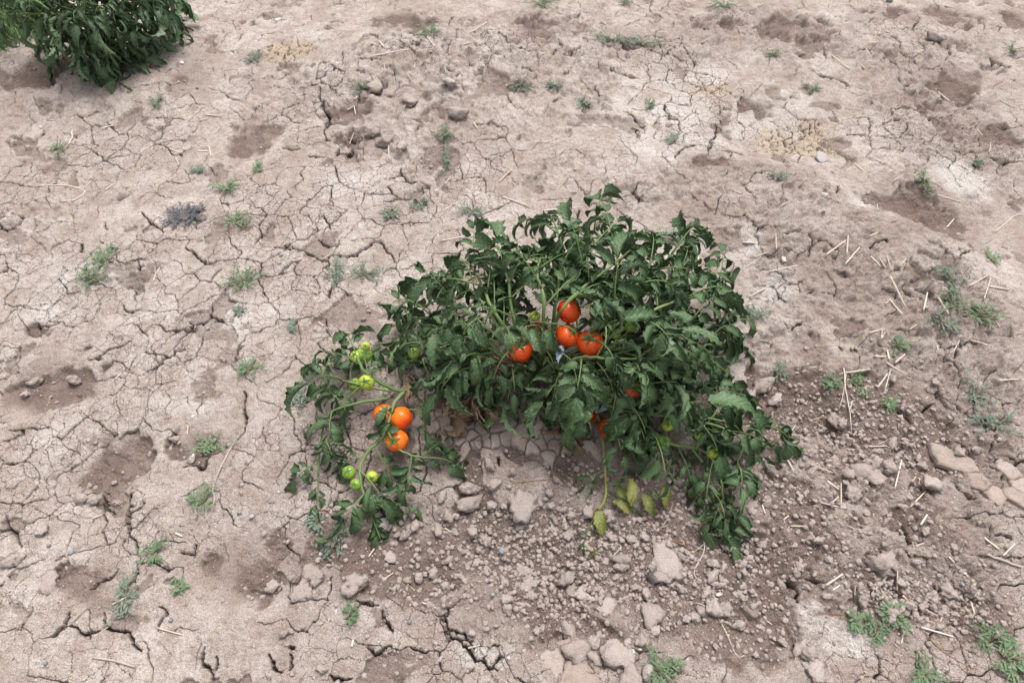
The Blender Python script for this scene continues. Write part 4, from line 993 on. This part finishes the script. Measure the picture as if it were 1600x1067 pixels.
# ------------------------------------------------------------------ weeds
def blade(buf, p, d, ln, w, up, m=0, bend=.3):
    """narrow pointed leaf, folded along its middle, with a back face"""
    d = d.normalized(); s = d.cross(up); s = s.normalized() if s.length > 1e-4 else Vector((1, 0, 0)); u = s.cross(d)
    vs = []
    for t, ww in ((0, .25), (.35, 1), (.7, .75), (1, .03)):
        c = p + d * ln * t - u * bend * ln * t * t
        vs += [c - s * w * ww * .5 + u * w * .18, c, c + s * w * ww * .5 + u * w * .18]
    fs = [(i * 3 + j, i * 3 + j + 1, (i + 1) * 3 + j + 1, (i + 1) * 3 + j) for i in range(3) for j in (0, 1)]
    buf.add(vs, fs, m)
def weed(px, py, size, kind, label, group, spread=(1, 1), name='weed'):
    o = G(px, py); d = (o - Vector((0, 0, CAM_H))).length; sz = 1.08 * size * d / FP
    r = random.Random(int(px * 13 + py * 7)); leafb = Buf(); stemb = Buf()
    root = link(name, None, None, label, 'weed', group); root.location = o
    ns = max(5, int(7 + size / 3.5)) * (3 if kind == 'dark' else 1); lw = .0034 if kind != 'grass' else .0022
    for k in range(ns):
        a = r.uniform(0, 6.28); ln = sz * r.uniform(.5, 1.05)
        ex, ey = math.cos(a) * ln * spread[0], math.sin(a) * ln * spread[1]
        steep = kind == 'grass'
        pts = []
        for i in range(6):
            t = i / 5; x, y = o.x + ex * t + r.uniform(-.002, .002), o.y + ey * t + r.uniform(-.002, .002)
            z = float(gz(x, y)) + (.004 + ln * r.uniform(.1, .3) * (.25 if kind == 'dark' else 1) * math.sin(t * 2.2)) * (2.2 if steep else 1)
            if i == 0: z = o.z - .003
            pts.append(Vector((x, y, z)) - o)
        if steep:
            for q in range(2): blade(leafb, pts[0] + Vector((r.uniform(-1, 1), r.uniform(-1, 1), 0)) * sz * .2, Vector((math.cos(a + q), math.sin(a + q), r.uniform(.6, 1.6))), ln * r.uniform(.6, 1), lw, Vector((0, 0, 1)))
            continue
        tube(stemb, spline(pts, 8), .0012, .0007, 4)
        nl = max(5, int(ln / .006))
        for i in range(nl):
            t = (i + .8) / nl; f = t * 5; j = min(int(f), 4); p = pts[j].lerp(pts[j + 1], f - j)
            b = a + r.uniform(-1.6, 1.6)
            blade(leafb, p, Vector((math.cos(b), math.sin(b), r.uniform(.0, .8))), r.uniform(.009, .019) * (1.3 - .5 * t), lw * r.uniform(.8, 1.5), Vector((0, 0, 1)), 0, .2)
    m = {'grey': 'weed', 'green': 'weed_green', 'dark': 'weed_dark', 'grass': 'weed_green', 'pale': 'weed'}[kind]
    link('foliage', leafb.mesh('foliage', [m]), root)
    if stemb.v: link('stem', stemb.mesh('stem', ['weed_stem']), root)
for (px, py, s, kind, sp) in [(397, 95, 17, 'grey', (.6, 1.2)), (565, 138, 18, 'grey', (.8, 1.2)), (672, 52, 22, 'green', (1, 1)), (815, 136, 22, 'grey', (1, 1)), (866, 134, 14, 'grey', (1, 1)), (910, 165, 20, 'pale', (.7, 1.3)),
     (697, 209, 18, 'green', (1.2, .8)), (955, 62, 26, 'grey', (1.4, .9)), (1005, 71, 24, 'grey', (1.6, .5)), (1055, 222, 20, 'grey', (1, 1.2)), (1214, 276, 20, 'grey', (1.1, .9)), (1132, 12, 22, 'green', (1.3, .9)), (1441, 285, 14, 'green', (.5, 1.6)),
     (357, 295, 22, 'green', (1.2, .7)), (370, 347, 24, 'green', (1.2, .7)), (165, 412, 26, 'green', (.9, 1.3)), (140, 440, 24, 'green', (1.2, .9)), (382, 440, 28, 'green', (1.1, 1)), (525, 425, 22, 'grey', (.8, 1.5)), (570, 432, 26, 'grey', (1.5, .8)),
     (395, 577, 24, 'green', (1, 1)), (247, 162, 13, 'green', (.6, 1.4)), (93, 235, 13, 'green', (.9, 1.1)), (1205, 88, 12, 'green', (1, 1)), (978, 6, 14, 'grey', (1, .8)), (1485, 440, 26, 'grey', (.9, 1.4)), (1490, 480, 20, 'green', (1.3, .9)), (1530, 495, 24, 'green', (1, 1)),
     (1470, 505, 22, 'grey', (1.3, .8)), (1548, 405, 15, 'green', (.6, 1.5)), (1400, 542, 20, 'green', (1.2, .8)), (1525, 625, 24, 'grey', (.7, 1.4)), (1552, 662, 26, 'grey', (1.4, .8)), (1220, 585, 14, 'grey', (1, 1)), (1300, 600, 14, 'green', (1, 1)), (1340, 605, 16, 'green', (.8, 1.2)), (1388, 633, 12, 'green', (1, 1)),
     (240, 866, 20, 'green', (1, 1)), (197, 935, 24, 'grey', (.9, 1.4)), (281, 916, 12, 'green', (1, 1)), (320, 785, 24, 'green', (.9, 1.2)), (335, 695, 24, 'green', (1.4, .7)), (520, 845, 26, 'grey', (1, 1)), (497, 818, 14, 'grey', (1, .8)), (550, 962, 12, 'green', (.6, 1.3)), (1027, 1050, 32, 'green', (1, 1)),
     (1392, 962, 24, 'green', (.8, 1.1)), (1370, 985, 22, 'green', (1, 1)), (1335, 972, 12, 'green', (1, 1)), (1545, 1005, 24, 'green', (1, 1)), (1570, 1030, 26, 'green', (1, 1)), (1590, 1052, 26, 'green', (1, 1)), (1445, 1055, 24, 'green', (1, 1)), (1168, 492, 24, 'grey', (1.5, .7)), (1268, 142, 12, 'green', (1, 1)),
     (700, 250, 18, 'pale', (.5, 1.6)), (655, 318, 20, 'pale', (1, .8)), (738, 332, 22, 'pale', (1, .8)), (610, 335, 18, 'pale', (1, .9)), (1060, 380, 22, 'grey', (1, 1)), (405, 266, 12, 'green', (.6, 1.2)), (470, 622, 16, 'pale', (.7, 1.3)), (310, 268, 12, 'pale', (1, .6)), (1580, 80, 14, 'green', (1, 1)), (1015, 165, 10, 'green', (.6, 1.2)), (1520, 255, 10, 'grey', (1, 1)), (460, 510, 10, 'pale', (.7, 1.2)), (375, 488, 8, 'pale', (1, 1))]:
    lab = ('tiny ' if s < 15 else 'small ' if s < 23 else 'spreading ') + {'grey': 'grey green ', 'green': 'fresh green ', 'pale': 'faded sparse '}[kind] + ('upright ' if sp[1] > 1.25 else 'trailing ' if sp[0] > 1.25 else '') + 'weed ' + zone_of(px, py)
    weed(px, py, s, kind, lab, {'grey': 'grey green weeds', 'green': 'fresh green weeds', 'pale': 'faded weeds'}[kind], sp)
for (px, py) in [(275, 332), (300, 335), (288, 350)][:1]:
    weed(290, 340, 32, 'dark', 'dead blackish grey weed mat flattened on pale crust', None, (1, .8), 'dead_weed')
weed(845, 8, 34, 'green', 'bright leafy green plant at the edge of bare lumpy soil', None, (1, .8), 'leafy_weed')
# bright grass behind the wilting plant
def grass():
    b = Buf(); r = random.Random(3)
    for _ in range(3200):
        px, py = r.uniform(-120, 75), r.uniform(-10, 92)
        if py > 88 - max(0, px) * .5 + r.uniform(-8, 4) : continue
        p = G(px, py); blade(b, p - Vector((0, 0, .002)), Vector((r.gauss(0, .6), r.gauss(0, .6), 1)), r.uniform(.04, .11), .0036, Vector((r.uniform(-1, 1), r.uniform(-1, 1), .2)))
    link('grass', b.mesh('grass', ['grass']), None, 'bright green grass growing behind the wilting tomato plant', 'grass', kind='stuff')
grass()

# ------------------------------------------------------------------ straw, twigs, pebbles
def stick(line, rad, m, label, cat, group, name, lift=.002, fork=None):
    pts = [G(a, b) for a, b in line]
    if len(pts) == 2: pts = [pts[0], pts[0].lerp(pts[1], .5), pts[1]]
    n = 4 * (len(pts) - 1) + 1; q = spline(pts, n)
    # rest on the highest grains below it without following every one
    gh = [float(gz(p.x, p.y)) for p in q]
    if len(line) == 2:
        a, b2 = max(gh[:n // 2 + 1]), max(gh[n // 2:]); q = [Vector((p.x, p.y, a + (b2 - a) * i / (n - 1) + rad * .7)) for i, p in enumerate(q)]
    else:
        q = [Vector((p.x, p.y, max(gh[max(0, i - 1):i + 2]) + rad * .7)) for i, p in enumerate(q)]
    o = q[0].copy(); b = Buf(); tube(b, [p - o for p in q], rad, rad * .8, 6)
    if fork:
        for (i, dx, dy, l) in fork:
            p = q[i] - o; tube(b, [p, p + Vector((dx, dy, .004)) * l * .5, p + Vector((dx, dy, .002)) * l], rad * .6, rad * .3, 5)
    ob = link(name, b.mesh(name, [m]), None, label, cat, group); ob.location = o
SL = 'piece of dry pale straw lying on bare soil'
for line in [((1288,403),(1320,378)),((1320,402),(1325,368)),((1318,417),(1343,387)),((1211,394),(1212,366)),((1200,427),(1243,420)),((1356,373),(1371,364)),((1385,400),(1392,425)),((1391,433),(1412,485)),((1439,490),(1447,460)),((1402,422),(1415,405)),((1381,478),(1389,470)),((1388,470),(1409,494)),((1374,404),(1382,420)),((1358,405),(1373,420)),
 ((1462,470),(1478,496)),((1470,515),(1503,520)),((1512,450),(1545,430)),((1535,470),(1547,436)),((1545,448),(1575,454)),((1356,523),(1376,522)),((1377,530),(1378,515)),((1417,520),(1432,508)),((1463,307),(1500,317)),((1393,287),(1410,276)),((1478,357),(1490,343)),((1217,327),(1234,315)),
 ((1320,583),(1357,579)),((1385,567),(1411,583)),((1383,607),(1388,583)),((1370,607),(1386,585)),((1395,571),(1412,556)),((1366,558),(1383,558)),((1388,563),(1386,548)),((1489,551),(1498,533)),((1515,534),(1550,542)),((1555,599),(1587,596)),((1270,656),(1287,651)),((1355,698),(1386,697)),((1371,695),(1386,688)),((1398,762),(1404,723)),((1422,792),(1443,770)),((1292,752),(1310,765)),((1282,785),(1308,794)),((1300,785),(1310,776)),((1314,795),(1314,755)),((1267,725),(1300,740)),((1215,697),(1240,725)),((1326,642),(1331,627)),((1332,682),(1338,674)),((1228,722),(1238,738)),
 ((1287,917),(1315,898)),((1301,922),(1311,915)),((1333,932),(1336,915)),((1361,927),(1376,911)),((1353,924),(1358,933)),((1407,932),(1425,945)),((1398,925),(1402,890)),((1437,981),(1488,995)),((1437,821),(1447,805)),((1482,870),(1488,880)),((1430,853),(1445,848)),((1564,870),(1584,850)),((1537,840),(1560,858)),((1235,822),(1260,822)),((1224,812),(1232,806)),((1515,940),(1522,958)),((1408,1005),(1411,990)),
 ((1090,395),(1092,425),),((1070,400),(1092,402)),((1100,360),(1110,355)),((1160,380),(1180,382)),((1178,403),(1200,395)),((1170,465),(1195,452)),((785,308),(830,326)),((848,330),(905,325)),((1015,390),(1023,402)),((1300,88),(1327,110)),((1345,102),(1354,110)),((1352,80),(1357,87)),((1466,145),(1483,158)),((1375,258),(1390,248)),((1335,257),(1347,267)),((1526,203),(1535,212)),((1545,240),(1547,225)),((1585,52),(1592,47)),((1476,10),(1490,13)),
 ((735,52),(760,38)),((668,62),(680,75)),((724,72),(735,68)),((593,65),(600,75)),((590,120),(600,110)),((637,118),(643,130)),((695,105),(697,120)),((554,158),(562,150)),((542,173),(553,165)),((553,165),(556,180)),((632,173),(640,155)),((607,220),(608,248)),((546,226),(553,208)),((580,94),(640,80)),((693,330),(712,318)),((780,285),(800,265)),((795,277),(803,290)),((695,288),(705,277)),((740,193),(746,203)),((600,100),(602,112)),
 ((320,180),(345,183)),((312,190),(325,186)),((335,210),(343,200)),((268,237),(283,242)),((275,248),(280,257)),((327,230),(330,245)),((310,237),(325,237)),((160,203),(178,198)),((165,298),(175,290)),((45,425),(65,405)),((505,410),(515,400)),((498,504),(513,514)),((180,593),(190,583)),((293,680),(294,665)),((576,870),(586,856)),((600,905),(615,895)),((660,942),(685,952)),((695,825),(710,835)),((590,755),(600,748)),((250,983),(286,992)),((175,945),(210,927)),((147,995),(172,978)),((145,810),(160,805)),((275,833),(285,838)),((732,1015),(750,1010)),((550,1010),(553,1000)),((1188,692),(1200,700)),((1190,790),(1195,803))]:
    rad = random.uniform(.0014, .0026); m = random.choice(['straw', 'straw', 'straw_pale'])
    ln_ = math.hypot(line[0][0] - line[1][0], line[0][1] - line[1][1])
    stick(line, rad, m, ('long ' if ln_ > 30 else 'short ' if ln_ < 16 else '') + ('whitish' if m == 'straw_pale' else 'yellowish') + ' piece of straw ' + zone_of(*line[0]), 'straw', 'pieces of straw on the soil', 'straw')
rr = random.Random(77)
for _ in range(90):
    px, py = (rr.gauss(1400, 110), rr.uniform(250, 1050)) if rr.random() < .6 else (rr.uniform(20, 1580), rr.uniform(10, 1050))
    if px > 1590 or (480 < px < 1180 and 340 < py < 800): continue
    a = rr.uniform(0, 6.28); l = rr.uniform(4, 12); stick(((px, py), (px + l * math.cos(a), py + l * math.sin(a) * .8)), rr.uniform(.0007, .0013), rr.choice(['straw', 'straw_pale', 'straw_pale']), 'tiny chip of straw ' + zone_of(px, py), 'straw', 'tiny chips of straw', 'straw')
TW = [([(366, 692), (355, 712), (340, 745), (333, 765), (336, 780), (332, 792)], .0026, 'twig', 'crooked whitish dry root lying beside green weeds on pale crust', [(6, .6, -.4, .02), (12, .8, -.2, .02)]),
      ([(145, 1027), (178, 1032), (212, 1042)], .0028, 'twig', 'straight greyish dry twig lying on cracked crust', None),
      ([(1541, 866), (1565, 875), (1595, 886)], .003, 'twig', 'straight grey twig beside crossed straw pieces', None),
      ([(60, 292), (100, 290), (125, 296), (133, 302), (120, 312), (95, 316)], .0020, 'straw', 'hooked yellowish dry stem with thin side roots', [(9, .3, .9, .05), (11, .9, .4, .05)]),
      ([(240, 440), (243, 430), (250, 418)], .0016, 'straw_pale', 'forked white dry stem standing from small soil heap', [(4, -.3, .9, .04), (6, .8, .3, .03)]),
      ([(113, 205), (112, 220), (103, 232), (97, 236)], .0024, 'straw', 'curved cream dry stem beside a small green weed', None),
      ([(690, 377), (715, 372), (738, 368), (770, 372)], .0016, 'straw_pale', 'slender curved dry stem lying on crust behind the plant', [(8, -.6, -.6, .04)]),
      ([(1555, 362), (1570, 350), (1585, 338), (1600, 336)], .0016, 'straw', 'arched pale dry stem beside a dark soil lump', None),
      ([(1095, 830), (1100, 860), (1085, 890), (1088, 905)], .0016, 'twig', 'thin whitish root trailing over flat clods', [(4, -.8, .4, .05), (8, .6, .7, .05)]),
      ([(1052, 785), (1040, 815), (1022, 838)], .0012, 'twig', 'thin pale root below the low green shoots', [(6, .5, .2, .04)]),
      ([(1000, 800), (1020, 820), (1040, 840), (1075, 855), (1092, 866)], .0014, 'straw_rust', 'brown dry stalk among thin roots on crumbled soil', [(8, .4, -.8, .05), (12, -.6, .4, .05)]),
      ([(1065, 875), (1100, 850), (1105, 835)], .0012, 'twig', 'thin branching root over brown crumbs', None),
      ([(950, 850), (970, 853), (957, 870)], .001, 'straw_pale', 'bent hair thin root on brown crumbs', None),
      ([(1278, 957), (1300, 960), (1325, 963)], .0012, 'straw_rust', 'rust brown dry stalk on crumbled soil', None),
      ([(1400, 920), (1425, 945), (1440, 958)], .0012, 'straw_rust', 'rust brown bent stalk beside green weed', [(6, .7, -.5, .05)]),
      ([(1440, 985), (1470, 1015), (1510, 1040), (1528, 1045)], .001, 'straw_rust', 'long thin rust brown stalk on pale crust', [(5, .6, .2, .06)]),
      ([(800, 755), (850, 750), (880, 748)], .0010, 'straw_rust', 'thin rust red stalk in the crumbs in front of the plant', None),
      ([(1318, 575), (1322, 620), (1328, 680)], .0014, 'straw_pale', 'thin dry grass stem standing by straw pieces', [(5, .7, .4, .05)]),
      ([(1310, 640), (1318, 610), (1322, 580)], .0012, 'straw', 'dry yellow grass stem leaning over the furrow', None),
      ([(1085, 942), (1120, 960), (1150, 1022), (1168, 1020)], .0008, 'straw_pale', 'hair thin pale root crossing smooth brown soil', None)]
for (line, rad, m, lab, fork) in TW: stick(line, rad, m, lab, 'twig', None, 'dry_stem', fork=fork)
PEB = [make_mesh('pebble', clod_shape(ICO2, 300 + k, .7, 16, .02), ICO2[1], ['pebble_white']) for k in range(3)]
for me in PEB[:1]: me.transform(Matrix.Diagonal((1.25, .7, .8, 1)))
PEG = [make_mesh('pebble', clod_shape(ICO2, 320 + k, .7, 16, .02), ICO2[1], ['pebble_grey']) for k in range(3)]
for (px, py, r, w, lab) in [(435, 35, 5, 1, 'white rounded stone standing on pale lumpy crust'), (1223, 408, 6, 1, 'flat white pebble lying beside straw on the ridge'), (1288, 306, 5, 1, 'small white pebble beside short cracks on the ridge top'), (1284, 250, 14, 0, 'large grey stone at the edge of the yellowish hollow')]:
    p = G(px, py); d = (p - Vector((0, 0, CAM_H))).length; me = (PEB if w else PEG)[0]
    if r == 14: me = make_mesh('stone', clod_shape(ICO3, 337, .22, 12, .12), ICO3[1], ['stone'])
    link('pebble' if r < 14 else 'stone', me, None, lab, 'stone', matrix=clod_at(p, r * d / FP, me, .3))
for (px, py, r, w) in [(302, 651, 4, 1), (337, 688, 4, 0), (435, 769, 3, 1), (724, 728, 5, 1), (785, 860, 7, 0), (770, 930, 5, 0), (640, 972, 5, 0), (502, 866, 5, 1), (795, 1028, 4, 1), (1066, 920, 5, 0), (1066, 930, 4, 0), (985, 847, 4, 1), (987, 1020, 6, 1), (1122, 930, 4, 1), (1170, 885, 4, 0), (1467, 900, 4, 0), (1507, 896, 3, 1), (1255, 718, 6, 0), (303, 713, 4, 1),
      (374, 802, 5, 0), (393, 808, 5, 0), (77, 852, 4, 0), (113, 862, 5, 0), (268, 968, 4, 0), (72, 1036, 4, 0), (436, 412, 4, 0), (440, 400, 4, 0), (158, 475, 3, 0), (94, 347, 3, 0), (517, 322, 3, 0), (62, 1000, 3, 1), (1532, 152, 3, 1), (285, 100, 5, 1), (64, 200, 3, 1), (1000, 1015, 3, 1), (1388, 3, 6, 0), (880, 712, 5, 1), (1503, 913, 4, 0)]:
    p = G(px, py); d = (p - Vector((0, 0, CAM_H))).length; me = random.choice(PEB if w else PEG)
    link('pebble', me, None, ('tiny white pebble ' if w else 'tiny bluish grey pebble ') + zone_of(px, py), 'pebble', 'white pebbles' if w else 'grey pebbles', matrix=clod_at(p, r * d / FP, me, .3))
p = G(917, 872)
me = one_mat_leaf('fallen_leaf', 91, 'leaf_yellow', fold=.6, curl=1.2, roll=1.0, crump=.05)
link('fallen_leaf', me, None, 'small pale yellow fallen leaf on brown crumbs', 'leaf', matrix=frame(p + Vector((0, 0, .008)), Vector((1, .3, 0)), Vector((0, 0, 1))) @ Matrix.Scale(.035, 4))
